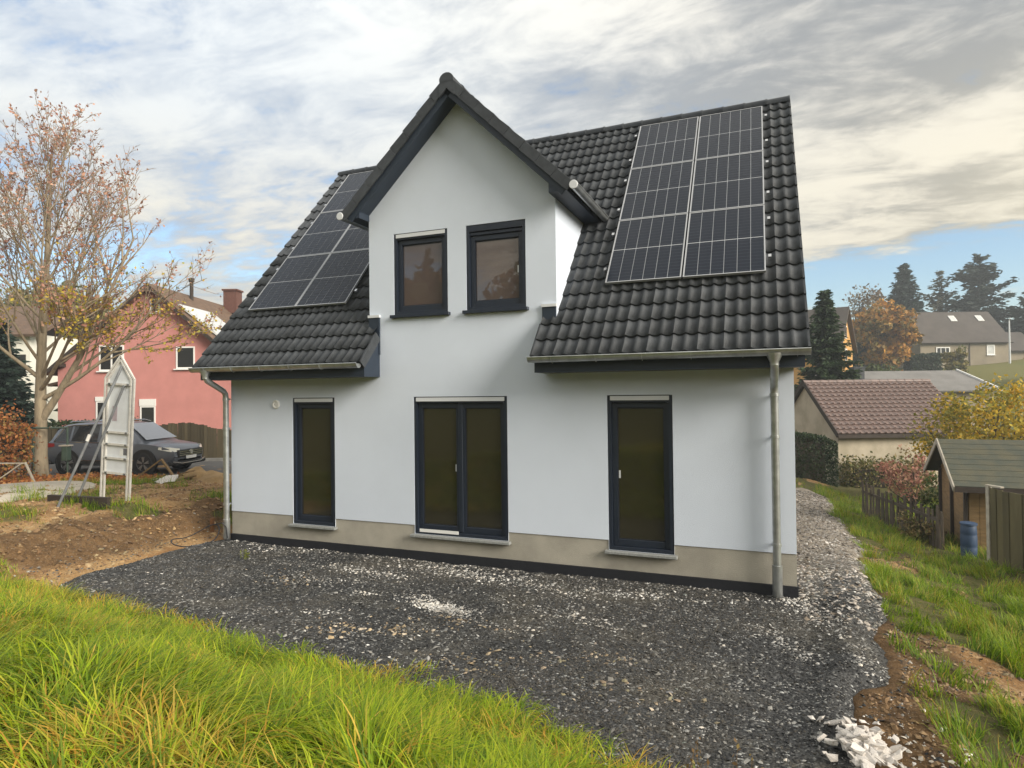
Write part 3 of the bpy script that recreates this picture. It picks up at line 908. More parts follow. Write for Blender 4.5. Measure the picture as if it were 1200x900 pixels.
def tint_mat(name, rough=.8):
    m_ = bpy.data.materials.new(name); m_.use_nodes = True
    b = NB(m_.node_tree); bs = m_.node_tree.nodes['Principled BSDF']
    a = b.n('ShaderNodeAttribute', attribute_name='tint'); b.l(a.outputs['Color'], bs.inputs['Base Color']); bs.inputs['Roughness'].default_value = rough
    return m_
M['chip'] = tint_mat('loose_stone')
def house_out(x, y): return ~((x > -.02) & (x < HW+.02) & (y > -.02))
def near_pos(rg, n):
    # denser towards the camera so that stones keep a similar size in the picture
    t = rg.uniform(0, 1, n*2); x = rg.uniform(-1.6, 10.9, n*2); y = -6.4 + 6.4*t**1.15
    k = (gravel_d(x, y) > .02) & house_out(x, y) & (bank_t(x, y) < .5)
    return x[k][:n], y[k][:n]
def back_pos(rg, n):
    x = rg.uniform(9.5, 11.4, n*2); y = rg.uniform(-1, 15, n*2)**1.0
    k = (gravel_d(x, y) > .02); return x[k][:n], y[k][:n]
slate_c = [(.013, .0135, .015), (.022, .022, .023), (.036, .036, .036), (.085, .085, .083), (.018, .018, .018), (.20, .195, .185), (.016, .016, .018), (.055, .048, .038)]
chips('gravel_chips', 85000, lambda rg, n: .006+.011*rg.random(n)**2, near_pos, slate_c, seed=2, mat_=M['chip'])
chips('slate_lumps', 3500, lambda rg, n: .013+.018*rg.random(n)**3, near_pos, [(.018, .018, .019), (.04, .04, .04), (.13, .13, .125), (.28, .27, .25), (.025, .025, .025)], seed=5, mat_=M['chip'])
chips('track_stones', 7000, lambda rg, n: .012+.025*rg.random(n)**2, back_pos, [(.2, .16, .12), (.4, .35, .3), (.12, .11, .1), (.5, .46, .42)], seed=3, mat_=M['chip'])
def pale_pos(rg, n):
    xs, ys = [], []
    def blob(cx, cy, sx, sy, k, a=0):
        u_ = rg.normal(0, sx, k); w = rg.normal(0, sy, k)
        xs.append(cx+u_*math.cos(a)-w*math.sin(a)); ys.append(cy+u_*math.sin(a)+w*math.cos(a))
    xs.append(rg.uniform(0, 9.6, 1500)); ys.append(-.02-np.abs(rg.normal(0, .16, 1500)))
    for cx, cy, sx, sy, k in [(5.35, -1.9, .24, .09, 1500), (5.0, -1.7, .2, .07, 120), (4.1, -1.75, .14, .06, 80), (4.0, -2.55, .16, .06, 80), (3.6, -.9, .5, .12, 500), (4.9, -.45, .7, .14, 900), (7.2, -.55, .8, .12, 700), (3.0, -1.5, .5, .1, 300), (6.9, -1.7, .6, .10, 400), (9.6, .6, .18, .9, 700), (10.2, 3.0, .3, 1.5, 700),
                              (5.6, -.7, .5, .15, 260), (6.6, -.9, .4, .15, 160), (2.2, -.8, .5, .15, 160), (1.2, -.4, .3, .1, 100), (8.6, -3.75, .10, .06, 60), (6.2, -2.2, .4, .12, 120), (7.9, -4.3, .12, .04, 40), (9.0, -4.35, .2, .04, 60)]:
        blob(cx, cy, sx, sy, k, rg.uniform(-.3, .3))
    t = rg.uniform(0, 1, 700); xs.append(9.35+.75*t+rg.normal(0, .09, 700)); ys.append(.0-2.4*t**1.3+rg.normal(0, .10, 700))
    t = rg.uniform(0, 1, 300); xs.append(9.0+.55*t+rg.normal(0, .07, 300)); ys.append(-1.2-.9*t+rg.normal(0, .10, 300))
    xs.append(rg.uniform(-1, 10.4, 900)); ys.append(rg.uniform(-5, 0, 900))
    x = np.concatenate(xs); y = np.concatenate(ys)
    k = (gravel_d(x, y) > -.02) & house_out(x, y) & (bank_t(x, y) < .2)
    return x[k], y[k]
chips('pale_stone_chips', 1, lambda rg, n: .005+.019*rg.random(n)**4, pale_pos, [(.72, .70, .66), (.60, .58, .55), (.5, .47, .42), (.66, .60, .52), (.4, .39, .37)], seed=4, mat_=M['chip'])
def tan_pos(rg, n):
    xs, ys = [], []
    for cx, cy, s_, k in [(4.55, -2.9, .22, 70), (5.2, -2.75, .18, 60), (6.35, -3.25, .25, 80), (7.6, -2.6, .2, 50), (5.7, -2.3, .3, 70), (7.0, -2.9, .3, 40), (8.0, -3.3, .3, 60), (2.6, -1.6, .4, 60)]:
        xs.append(rg.normal(cx, s_, k)); ys.append(rg.normal(cy, s_*.5, k))
    return np.concatenate(xs), np.concatenate(ys)
chips('tan_stone_chips', 1, lambda rg, n: .008+.024*rg.random(n)**2.5, tan_pos, [(.38, .28, .16), (.45, .35, .22), (.5, .42, .32), (.3, .22, .14)], seed=6, mat_=M['chip'])

# clods, pebbles and pale scraps on the bare soil
def clods(name, n, sizer, region, cols, seed):
    rg = np.random.default_rng(seed); x, y = region(rg, n)
    k = (gravel_d(x, y) < .1) & (bank_t(x, y) < 0) & (grass_mask(x, y) < .6)
    x, y = x[k], y[k]
    global gravel_z
    keep_ = gravel_z; gravel_z = ground_z
    o = chips(name, 1, sizer, lambda r_, n_: (x, y), cols, flat=.6, seed=seed, mat_=M['chip'])
    gravel_z = keep_
clods('soil_clods', 16000, lambda rg, n: .007+.040*rg.random(n)**6, lambda rg, n: (rg.uniform(-8, -.5, n), rg.uniform(-3.6, 4, n)), [(.30, .17, .07), (.22, .12, .05), (.36, .22, .10), (.40, .27, .14), (.15, .085, .04)], 14)
clods('dark_clods', 26000, lambda rg, n: .006+.030*rg.random(n)**5, lambda rg, n: (rg.uniform(9.9, 13.2, n), rg.uniform(-5, 6, n)), [(.20, .12, .055), (.12, .07, .035), (.28, .18, .09)], 15)
def edge_pos(rg, n):
    x = rg.uniform(-3, 12.5, n*3); y = rg.uniform(-5, 12, n*3); gd = gravel_d(x, y)
    k = (gd < .1) & (gd > -1.2) & (rg.random(n*3) < np.exp(gd/.28)) & house_out(x, y)
    return x[k], y[k]
clods('edge_chips', 40000, lambda rg, n: .006+.016*rg.random(n)**3, edge_pos, [(.02, .02, .021), (.05, .05, .05), (.12, .118, .11), (.3, .28, .25), (.16, .12, .08), (.03, .03, .03)], 17)
clods('pale_scraps', 260, lambda rg, n: .006+.022*rg.random(n)**3, lambda rg, n: (10.2+rg.normal(0, .35, n), -3.5+rg.normal(0, .4, n)), [(.70, .66, .60), (.6, .56, .5), (.5, .45, .38)], 16)

# ---- street on the left
def along(d, lat, z=None):
    p = CAM + FW*d + RT*lat
    return (p[0], p[1], zg1(p[0], p[1]) if z is None else z)
RX, RY = RT[0]/math.hypot(RT[0], RT[1]), RT[1]/math.hypot(RT[0], RT[1])      # street direction
M['asphalt'] = mat('street_asphalt', (0.11, 0.105, 0.10), .9, var=.3, vscale=2, bump=.3, bscale=90, detail=8)
q = MB(); nsg = 60
lat = np.linspace(-30, -4.5, nsg+1)
for i in range(nsg):
    for j, (d0, d1) in enumerate(((19.6, 21.2), (21.2, 22.8), (22.8, 24.2))):
        a = [along(d0, lat[i]), along(d0, lat[i+1]), along(d1, lat[i+1]), along(d1, lat[i])]
        q.quad(*[(p[0], p[1], .05+.012+.03) for p in a])
tag(q.obj('street', M['asphalt']), kind='structure')
M['kerb'] = mat('kerb_stone', (0.33, 0.32, 0.30), .85, var=.25, vscale=4, bump=.3)
q = MB()
a = along(24.25, -30, .0); b_ = along(24.25, -4.5, .0)
q.bar((a[0], a[1], .09), (b_[0], b_[1], .09), .12, .22)
tag(q.obj('kerb', M['kerb']), kind='structure')

# ---- round concrete slab at the left edge
q = MB(); q.lathe([(1.62, -.25), (1.62, -.03), (1.58, .0), (0, .0)], 40, Matrix.Translation((-7.55, .75, .40)))
M['slab'] = mat('pale_concrete', (0.46, 0.41, 0.33), .9, var=.25, vscale=2.5, bump=.3, bscale=50, detail=8)
tag(q.obj('concrete_slab', M['slab'], smooth=True, angle=40), 'round pale concrete slab lying in the sandy soil at the left', 'concrete slab')

# ================================================================== GRASS
M['grass'] = leaf_mat('grass_blade', .45, .5)
def blades(name, x, y, z, length, width, lean, cols, seed, segs=4):
    rg = np.random.default_rng(seed); n = len(x)
    az = 4*np.pi*fbm(x*.8, y*.8, 97, 3)+6*vnoise(x*3.5, y*3.5, 98)+rg.normal(0, .75, n); ln = np.clip(rg.normal(lean, .28, n), .05, 1.5)
    t = np.linspace(0, 1, segs+1)
    # curved spine: leans over progressively
    ang = ln[:, None]*(.25+.9*t[None]**1.3)*1.15
    dl = length[:, None]/segs
    h = np.concatenate([np.zeros((n, 1)), np.cumsum(np.sin(ang[:, 1:])*dl, 1)], 1)
    v_ = np.concatenate([np.zeros((n, 1)), np.cumsum(np.cos(ang[:, 1:])*dl, 1)], 1)
    dx, dy = np.cos(az)[:, None], np.sin(az)[:, None]
    w = width[:, None]*np.array([.8, 1.0, .85, .55, .0][:segs+1] if segs == 4 else [.9, 1, .6, 0])[None]
    cx = x[:, None]+dx*h; cy = y[:, None]+dy*h; cz = z[:, None]+v_
    tw = rg.uniform(-.9, .9, (n, 1)); sx = -dy*np.cos(tw)+dx*np.sin(tw)*.4; sy = dx*np.cos(tw)+dy*np.sin(tw)*.4
    Lft = np.stack([cx-sx*w/2, cy-sy*w/2, cz], -1); Rgt = np.stack([cx+sx*w/2, cy+sy*w/2, cz], -1)
    k = segs
    P = np.concatenate([np.stack([Lft[:, :k], Rgt[:, :k]], 2).reshape(n, 2*k, 3), Lft[:, k:k+1]], 1)
    nv = 2*k+1
    tri = []
    for i in range(k-1): tri += [(2*i, 2*i+1, 2*i+3), (2*i, 2*i+3, 2*i+2)]
    tri.append((2*k-2, 2*k-1, 2*k))
    F = (np.array(tri)[None]+nv*np.arange(n)[:, None, None]).reshape(-1, 3)
    tv_ = np.repeat(cols[:, None], nv, 1); gt_ = np.linspace(0, 1, nv)[None, :, None]**2*(rg.random((n, 1, 1))**2)*.5
    tv_ = tv_*(1-gt_)+np.array([.62, .50, .10])*gt_
    me = np_mesh(name, P.reshape(-1, 3), F, M['grass'], smooth=True, tint=tv_.reshape(-1, 3))
    return tag(link(name, me), kind='stuff')

def grass_cols(rg, x, y, dry):
    g = np.array([(.20, .32, .012), (.31, .42, .014), (.42, .49, .022), (.12, .22, .016)])
    d = np.array([(.58, .44, .05), (.62, .44, .08), (.52, .48, .05), (.56, .31, .04)])
    n = len(x); c = g[rg.integers(0, 4, n)]
    isd = rg.random(n) < dry
    c = np.where(isd[:, None], d[rg.integers(0, 4, n)], c)
    return c*rg.uniform(.75, 1.25, (n, 1))

rg = np.random.default_rng(11)
# tall meadow grass on the bank, thinning with distance only through perspective
n = 330000
t = rg.random(n); yy = -9.2+6.9*t; xx = rg.uniform(-9.0, 9.6, n)
bt = bank_t(xx, yy)
D = (xx-CAM[0])*FW[0]+(yy-CAM[1])*FW[1]; lat_ = (xx-CAM[0])*RT[0]+(yy-CAM[1])*RT[1]
vis = (D > .9) & (np.abs(lat_) < D*.92+.7) 
clump = fbm(xx*2.3, yy*2.3, 51, 3)
dens = np.clip(S(-.28, .25, bt+.6*(clump-.5)), 0, 1)*np.clip(7.5/np.maximum(D, 1), 1.0, 2.2)/2.2*(.55+.9*clump)
k = vis & (rg.random(n) < dens*1.15)
xx, yy, bt, clump, D = xx[k], yy[k], bt[k], clump[k], D[k]
big = fbm(xx*.7, yy*.7, 53, 3)
ln_ = (.16+.19*rg.random(len(xx)))*(.65+.8*big)*S(-.8, .5, bt)*(1.0+.25*(D < 4))
dry = np.clip(.06+2.6*(fbm(xx*1.25+9, yy*1.25, 57, 3)-.52)+.35*S(.4, 0, bt), .03, .75)
blades('meadow_grass', xx, yy, zg(xx, yy, True)-.015, ln_, .0055+.006*rg.random(len(xx)), 1.35, grass_cols(rg, xx, yy, dry), 12)
print('bank blades', len(xx))
# short turf and tufts right and left of the house
n = 260000
xx = np.concatenate([rg.uniform(9.9, 15.5, n), rg.uniform(-11, -.6, n//2)]); yy = np.concatenate([-5+23*rg.random(n)**1.5, rg.uniform(-3.6, 4.6, n//2)])
gm = grass_mask(xx, yy); cl_ = fbm(xx*3, yy*3, 59, 3)
Dd = (xx-CAM[0])*FW[0]+(yy-CAM[1])*FW[1]
k = (bank_t(xx, yy) < -.2) & (rg.random(len(xx)) < gm*(.25+1.3*S(.34, .6, cl_))*.62*np.clip(9/np.maximum(Dd, 1), .35, 1.2)) & (gravel_d(xx, yy) < .3) & (gm > .25)
xx, yy, cl_ = xx[k], yy[k], cl_[k]; rt_ = xx > 5
ln_ = (.05+.12*rg.random(len(xx)))*(.30+1.7*S(.36, .66, cl_))
dry = np.clip(.12+.8*(fbm(xx*1.4, yy*1.4, 63, 3)-.45), .02, .6)
blades('turf_grass', xx, yy, ground_z(xx, yy)-.01, ln_, .006+.006*rg.random(len(xx)), .75, grass_cols(rg, xx, yy, dry)*np.array([.62, .74, .8]), 13, segs=3)
print('turf blades', len(xx))

# ================================================================== TREES AND SHRUBS
M['leaf'] = leaf_mat('foliage', .3, .6)
M['bark'] = mat('bark', (0.34, 0.275, 0.185), .95, var=.45, vscale=7, bump=.8, bscale=30, stretch=(1, 1, .25), detail=7)
M['bark_dark'] = mat('dark_bark', (0.075, 0.06, 0.045), .95, var=.4, vscale=5, bump=.5, bscale=20)

def tubes_mesh(name, segs, mat_, smooth=True):
    """segs: list of (points (k,3), radii (k)) -> one mesh"""
    V, F = [], []; b = 0
    for P, Rr, n in segs:
        P = np.asarray(P, float); k = len(P)
        T = np.gradient(P, axis=0); T /= np.linalg.norm(T, axis=1)[:, None]+1e-9
        ref = np.array([0, 0, 1.0]) if abs(T[0][2]) < .9 else np.array([1.0, 0, 0])
        A = np.cross(T, ref); A /= np.linalg.norm(A, axis=1)[:, None]+1e-9
        B = np.cross(T, A)
        th = np.linspace(0, 2*np.pi, n, endpoint=False)
        ring = P[:, None]+(A[:, None]*np.cos(th)[None, :, None]+B[:, None]*np.sin(th)[None, :, None])*np.asarray(Rr)[:, None, None]
        V.append(ring.reshape(-1, 3))
        i = np.arange(k-1)[:, None]*n; j = np.arange(n)[None]; j2 = (j+1) % n
        F.append(np.stack([i+j, i+j2, i+n+j2, i+n+j], -1).reshape(-1, 4)+b); b += k*n
    return np_mesh(name, np.concatenate(V), np.concatenate(F), mat_, smooth)

def leafcloud(name, pts, size, cols, rg, mat_=None, up=.0, aspect=.6, droop=None):
    """rhombic leaves; pts (n,3), size (n), cols (n,3)"""
    n = len(pts)
    d = rg.normal(0, 1, (n, 3)); d[:, 2] += up
    if droop is not None: d = droop
    d /= np.linalg.norm(d, axis=1)[:, None]+1e-9
    e = np.cross(d, rg.normal(0, 1, (n, 3))); e /= np.linalg.norm(e, axis=1)[:, None]+1e-9
    s = size[:, None]
    P = np.stack([pts-d*s*.5, pts+e*s*aspect*.5, pts+d*s*.5, pts-e*s*aspect*.5], 1).reshape(-1, 3)
    F = np.arange(4*n).reshape(n, 4)
    return np_mesh(name, P, F, mat_ or M['leaf'], tint=np.repeat(cols, 4, 0))

def pick(rg, cols, n, j=.25):
    c = np.array(cols)[rg.integers(0, len(cols), n)]
    return c*rg.uniform(1-j, 1+j, (n, 1))

# ---- the big half bare tree by the street
def big_tree():
    rg = np.random.default_rng(23)
    bx, by = -12.22, 4.17; bz = zg1(bx, by)-.1
    t = thing('bare_tree', 'tall half bare autumn tree with forked trunk by the green gate', 'tree', (bx, by, bz))
    segs = []; tips = []; 
    def grow(p, d, L, r0_, lvl, ns):
        n = 8 if lvl < 2 else (6 if lvl == 2 else 4)
        pts = [p]; d = d/np.linalg.norm(d); ds = []
        for i in range(n):
            d = d + rg.normal(0, [.022, .05, .075, .10, .13][lvl], 3) + np.array([0, 0, [.0, .07, .06, .04, .02][lvl]])
            d /= np.linalg.norm(d); ds.append(d.copy())
            pts.append(pts[-1]+d*L/n)
        pts = np.array(pts); rr = r0_*(1-np.linspace(0, 1, n+1)**.9*(.82 if lvl else .9))+.0035
        segs.append((pts, rr, ns))
        return pts, ds, rr
    def rec(p, d, L, r0_, lvl, zone):
        pts, ds, rr = grow(p, d, L, r0_, lvl, [9, 7, 5, 4, 3][lvl])
        if lvl == 4:
            tips.append((pts, zone)); return
        if lvl == 3: tips.append((pts, zone))
        nb = {1: 8, 2: 5, 3: 3}[lvl]
        nb = max(2, int(round(nb*min(1.3, .45+L/{1: 4.5, 2: 2.0, 3: .9}[lvl]*.6))))
        for k in range(nb):
            f_ = .22+.78*(k+rg.random())/nb
            i = min(int(f_*(len(pts)-1)), len(pts)-2); a = f_*(len(pts)-1)-i
            q_ = pts[i]*(1-a)+pts[i+1]*a; d_ = ds[min(i, len(ds)-1)]
            o_ = rg.normal(0, 1, 3); o_ -= d_*(o_@d_); o_ /= np.linalg.norm(o_)
            sp_ = rg.uniform(.45, .85)
            dd = d_*math.cos(sp_)+o_*math.sin(sp_)+np.array([0, 0, .18])
            rec(q_, dd, L*rg.uniform(.34, .58)*(1.12-.45*f_), max(rr[i]*.55, .004), lvl+1, zone)
    top = 10.6
    pts, ds, rr = grow(np.zeros(3), np.array([.01, 0, 1.0]), top, .205, 0, 12)
    nb = 25
    for k in range(nb):
        f_ = .30+.66*(k+.3*rg.random())/nb
        i = min(int(f_*(len(pts)-1)), len(pts)-2); a = f_*(len(pts)-1)-i
        q_ = pts[i]*(1-a)+pts[i+1]*a
        az = k*2.4+rg.uniform(-.4, .4); tilt = rg.uniform(.55, .95)*(1.1-.45*f_)
        L = (5.6*(1-f_)**.55+.7)*rg.uniform(.8, 1.1)
        rec(q_, np.array([math.cos(az)*math.sin(tilt), math.sin(az)*math.sin(tilt), math.cos(tilt)]), L, max(.058*(1.15-f_), .016), 1, f_)
    # the second stem forking low to the right, and two low spreading boughs
    rx = np.array([RT[0], RT[1], 0])
    rec(np.array([0, 0, 1.9]), rx*.55+np.array([0, 0, .8]), 6.6, .12, 1, .3)
    rec(np.array([0, 0, 2.6]), rx*.95+np.array([0, 0, .42]), 5.6, .07, 1, .25)
    rec(np.array([0, 0, 2.9]), rx*.75+np.array([.3, -.5, .5]), 4.9, .065, 1, .3)
    rec(np.array([0, 0, 3.3]), -rx*.8+np.array([0, 0, .6]), 4.6, .065, 1, .3)
    # root flare
    segs.append((np.array([[0, 0, -.2], [0, 0, .25], [0, 0, .9]]), np.array([.36, .25, .20]), 12))
    trunk = tubes_mesh('trunk', [s for s in segs if s[2] >= 5], M['bark'])
    link('trunk', trunk, t)
    link('twigs', tubes_mesh('twigs', [s for s in segs if s[2] < 5], mat('twig_bark', (.27, .20, .145), .9)), t)
    P, C, Z = [], [], []
    for tp, zone in tips:
        k = rg.poisson(1.35 + (7.0 if tp[0][2] < 5.6 else 0))
        for _ in range(k):
            a = rg.random(); i = min(int(a*(len(tp)-1)), len(tp)-2)
            P.append(tp[i]+(tp[i+1]-tp[i])*rg.random()+rg.normal(0, .05, 3))
    P = np.array(P); n = len(P)
    low = np.clip(1-(P[:, 2]-3.5)/4.0, 0, 1)
    ca = pick(rg, [(.42, .21, .15), (.50, .27, .18), (.36, .17, .13), (.52, .32, .22)], n)
    cb = pick(rg, [(.52, .38, .04), (.40, .34, .05), (.56, .36, .06), (.30, .28, .05)], n)
    c = np.where((rg.random(n) < low*1.1)[:, None], cb, ca)
    link('crown', leafcloud('crown', P, rg.uniform(.08, .14, n), c, rg), t)
    print('tree segs', len(segs), 'leaves', n)
big_tree()

# ---- conifers
def conifer(name, label, base, H, Rr, seed, cols, nw=26, per=9, fill=1.0, droop=.35, shape=1.0, gap=0.0, first=.06, leaf=.16, group=None, dens=1.0, cat='tree'):
    rg = np.random.default_rng(seed)
    t = thing(name, label, cat, base, 0, group)
    segs = [(np.array([[0, 0, -.3], [0, 0, H*.5], [0, 0, H]]), np.array([H*.018, H*.011, .015]), 7)]
    P, S_, Dr, Cc = [], [], [], []
    for i in range(nw):
        f_ = first+(1-first)*(i+.4*rg.random())/nw
        z = f_*H
        rad = Rr*(1-f_)**shape*rg.uniform(.78, 1.12)+.12
        if gap and rg.random() < gap: rad *= .55
        for j in range(max(4, int(per*(1.1-.5*f_)))):
            if gap and rg.random() < gap: continue
            az = rg.uniform(0, 2*np.pi); rl = rad*rg.uniform(.65, 1.1)
            dirv_ = np.array([math.cos(az), math.sin(az), -droop*rg.uniform(.3, 1)+.28*f_*1.4])
            k = max(3, int(rl*9*fill))
            s_ = np.linspace(.12, 1, k)
            pts = np.array([0, 0, z])+dirv_*(s_*rl)[:, None]+np.array([0, 0, 1])*(.14*rl*s_**2)[:, None]
            segs.append((pts[::max(1, k//3)] if k > 5 else pts, np.linspace(.02, .006, len(pts[::max(1, k//3)] if k > 5 else pts))*H/9, 3))
            m_ = int(max(1, 3*dens))
            for q_ in range(m_):
                pp = pts+rg.normal(0, .06*leaf/.16, pts.shape)
                side = np.cross(dirv_, [0, 0, 1]); side /= np.linalg.norm(side)
                sg = rg.choice([-1, 1], k)[:, None]
                dd = dirv_[None]*.8+side[None]*sg*rg.uniform(.3, 1.0, (k, 1))+np.array([0, 0, -.25])+rg.normal(0, .15, (k, 3))
                P.append(pp+dd*.08); Dr.append(dd); S_.append(leaf*rg.uniform(.7, 1.5, k)*(1.15-.4*s_))
    P = np.concatenate(P); Dr = np.concatenate(Dr); S_ = np.concatenate(S_)
    link('trunk', tubes_mesh('trunk', segs, M['bark_dark']), t)
    link('crown', leafcloud('crown', P, S_*1.9, pick(rg, cols, len(P)), rg, droop=Dr, aspect=.38), t)
    return t

def broadleaf(name, label, base, H, W_, seed, cols, n=5000, leaf=.2, trunk_h=.3, nclump=40, group=None, dense=1.0, squash=1.0, cat='tree', trunk_r=None, flat_base=False):
    rg = np.random.default_rng(seed)
    t = thing(name, label, cat, base, 0, group)
    ch = H*(1-trunk_h); cz = H*trunk_h+ch*.5
    cen = []
    while len(cen) < nclump:
        p = rg.uniform(-1, 1, 3)
        if p@p > 1: continue
        if rg.random() > .35+.65*np.linalg.norm(p): continue
        cen.append(p)
    cen = np.array(cen)*np.array([W_*.5*.86, W_*.5*.86, ch*.5*.86])+np.array([0, 0, cz])
    segs = []
    tr = trunk_r or H*.022
    segs.append((np.array([[0, 0, -.3], [.02*H, 0, H*trunk_h], [0, .01*H, H*.8]]), np.array([tr*1.3, tr, tr*.25]), 8))
    for c in cen[:max(6, nclump//2)]:
        z0 = H*trunk_h*rg.uniform(.5, 1.2)
        a = np.array([0, 0, z0]); m_ = (a+c)/2+rg.normal(0, .04*W_, 3)
        segs.append((np.array([a, m_, c]), np.array([tr*.45, tr*.28, tr*.08]), 5))
    link('trunk', tubes_mesh('trunk', segs, M['bark_dark']), t)
    per = n//nclump; P, C = [], []
    base_c = np.array(cols)
    for c in cen:
        rr = rg.uniform(.11, .22)*W_*dense
        d = rg.normal(0, 1, (per, 3)); d /= np.linalg.norm(d, axis=1)[:, None]
        p = c+d*(rr*rg.random(per)**.45)[:, None]*np.array([1, 1, .8*squash])
        tone = base_c[rg.integers(0, len(base_c))]
        col = np.where((rg.random(per) < .6)[:, None], tone[None], base_c[rg.integers(0, len(base_c), per)])*rg.uniform(.75, 1.25, (per, 1))
        P.append(p); C.append(col)
    P = np.concatenate(P); C = np.concatenate(C)
    k = P[:, 2] > .03
    link('crown', leafcloud('crown', P[k], leaf*rg.uniform(.6, 1.4, k.sum()), C[k], rg, up=.25, aspect=.65), t)
    return t

def G(x, y, dz=0.0): return (x, y, zg1(x, y)+dz)

GRN = [(.030, .055, .022), (.042, .07, .028), (.055, .085, .035), (.025, .045, .02)]
BLU = [(.035, .06, .045), (.05, .08, .06), (.03, .05, .04)]
conifer('spruce_tree', 'dark green narrow spruce rising behind the brown tiled garage next to the house corner', G(12.5, 32.5), 10.3, 2.9, 31, GRN, nw=38, per=14, leaf=.17, droop=.5, dens=1.7, shape=.9)
conifer('fir_tree', 'broad dark fir left of the larch on the hill at the right', G(30.0, 107.2), 15.5, 6.0, 32, [(.028, .045, .034), (.04, .06, .045), (.022, .036, .03)], nw=32, per=14, leaf=.5, droop=.25, shape=.95, fill=.55, dens=1.3)
conifer('larch_tree', 'thin airy pale larch between two darker conifers on the hill', G(36.4, 114.5), 15.2, 5.6, 33, [(.11, .105, .06), (.085, .09, .06), (.13, .11, .07)], nw=20, per=9, leaf=.42, droop=.05, shape=.6, fill=.5, gap=.3, dens=1.0)
conifer('pine_tree', 'tall dark pine with spread tiers rising behind the far grey brown house', G(41.3, 113.0), 16.5, 8.2, 34, [(.026, .04, .03), (.035, .052, .036), (.02, .032, .026)], nw=16, per=11, leaf=.55, droop=.0, shape=.55, fill=.55, gap=.28, first=.12, dens=1.3)
conifer('pine_tree', 'low dark pine at the right edge of the picture beside the far house', G(47.5, 106.5), 9.5, 5.6, 35, [(.026, .04, .03), (.035, .052, .036)], nw=14, per=12, leaf=.75, droop=.0, shape=.5, fill=.5, gap=.1, dens=1.5)
conifer('blue_spruce', 'blue green spruce at the left edge of the picture in front of the white house', G(-21.6, 8.2), 6.0, 2.0, 36, BLU, nw=26, per=13, leaf=.2, droop=.3, dens=1.4)
ORN = [(.46, .22, .04), (.36, .19, .045), (.22, .15, .04), (.52, .27, .05), (.15, .125, .035)]
broadleaf('beech_tree', 'round orange and green autumn tree beside the dark fir on the hill', G(23.4, 83.5), 10.2, 8.0, 41, ORN, n=9000, leaf=.55, trunk_h=.12, nclump=70)
broadleaf('birch_tree', 'grey leafless looking pale tree behind the round orange tree', G(22.2, 92.0), 13.0, 7.0, 42, [(.20, .15, .10), (.24, .19, .13), (.16, .12, .09)], n=1800, leaf=.4, trunk_h=.25, nclump=60)
DG = [(.03, .05, .024), (.04, .065, .03), (.028, .042, .02), (.05, .075, .03)]
broadleaf('dark_tree', 'dark green low tree below the fir left of the far house', G(27.8, 98.0), 6.5, 7.5, 43, DG, n=4000, leaf=.5, trunk_h=.05, nclump=45)
broadleaf('dark_tree', 'dark green tree between orange beech and spruce on the slope', G(20.0, 86.0), 6.0, 8.0, 44, DG, n=4000, leaf=.5, trunk_h=.05, nclump=45)
broadleaf('green_bush', 'round yellow green bush on the slope below the orange tree', G(19.0, 59.8), 5.6, 5.0, 45, [(.075, .10, .03), (.10, .115, .03), (.055, .08, .028)], n=4500, leaf=.32, trunk_h=.02, nclump=45, cat='bush')
broadleaf('orange_bush', 'small bright orange bush behind the grey roofed building', G(22.0, 66.5), 3.8, 4.2, 46, [(.50, .24, .05), (.42, .19, .05), (.34, .18, .06)], n=2600, leaf=.3, trunk_h=.02, nclump=30, cat='bush')
broadleaf('yellow_shrub', 'slim yellow green shrub in front of the far house wall', G(30.4, 81.0), 4.6, 3.0, 47, [(.20, .17, .04), (.26, .20, .05), (.12, .13, .04)], n=1800, leaf=.3, trunk_h=.05, nclump=24, cat='bush')
broadleaf('ochre_shrub', 'ochre shrub at the right edge beside the far meadow', G(38.0, 75.0), 4.6, 5.0, 48, [(.28, .2, .05), (.2, .16, .05), (.34, .22, .06)], n=2600, leaf=.32, trunk_h=.03, nclump=30, cat='bush')
YL = [(.56, .39, .035), (.46, .35, .04), (.30, .27, .04), (.60, .37, .04), (.20, .19, .035)]
broadleaf('yellow_tree', 'loose yellow leaved tree behind the green roofed shed', G(16.2, 16.6), 4.3, 4.6, 49, YL, n=9500, leaf=.13, trunk_h=.1, nclump=80, dense=.85)
broadleaf('yellow_bush', 'bright yellow bush peeping out between house corner and garage', G(11.7, 30.5), 4.9, 2.2, 50, [(.50, .30, .03), (.55, .36, .05), (.4, .27, .04)], n=2600, leaf=.16, trunk_h=.05, nclump=30, cat='bush')
broadleaf('yellow_bush', 'small bushy yellow green hedge plant behind the shed roof at the right edge', G(18.6, 18.0), 3.6, 3.4, 51, YL, n=3000, leaf=.13, trunk_h=.05, nclump=40, cat='bush')
broadleaf('red_bush', 'thin reddish pink bush in front of the garage wall', G(13.3, 13.6), 2.05, 2.2, 52, [(.36, .17, .12), (.42, .24, .17), (.28, .13, .10), (.30, .22, .10)], n=1700, leaf=.09, trunk_h=.08, nclump=40, cat='bush', dense=.7)
broadleaf('green_shrub', 'green leafy shrub beside the shed wall behind the picket fence', G(13.4, 9.9), 1.55, 1.5, 53, [(.06, .10, .025), (.09, .13, .03), (.12, .12, .035)], n=1500, leaf=.08, trunk_h=.05, nclump=26, cat='bush')
broadleaf('dry_shrub', 'dry straw coloured weeds along the picket fence', G(12.3, 7.6), .8, 1.0, 54, [(.22, .16, .07), (.28, .21, .09), (.12, .13, .04)], n=900, leaf=.07, trunk_h=.02, nclump=20, cat='bush')
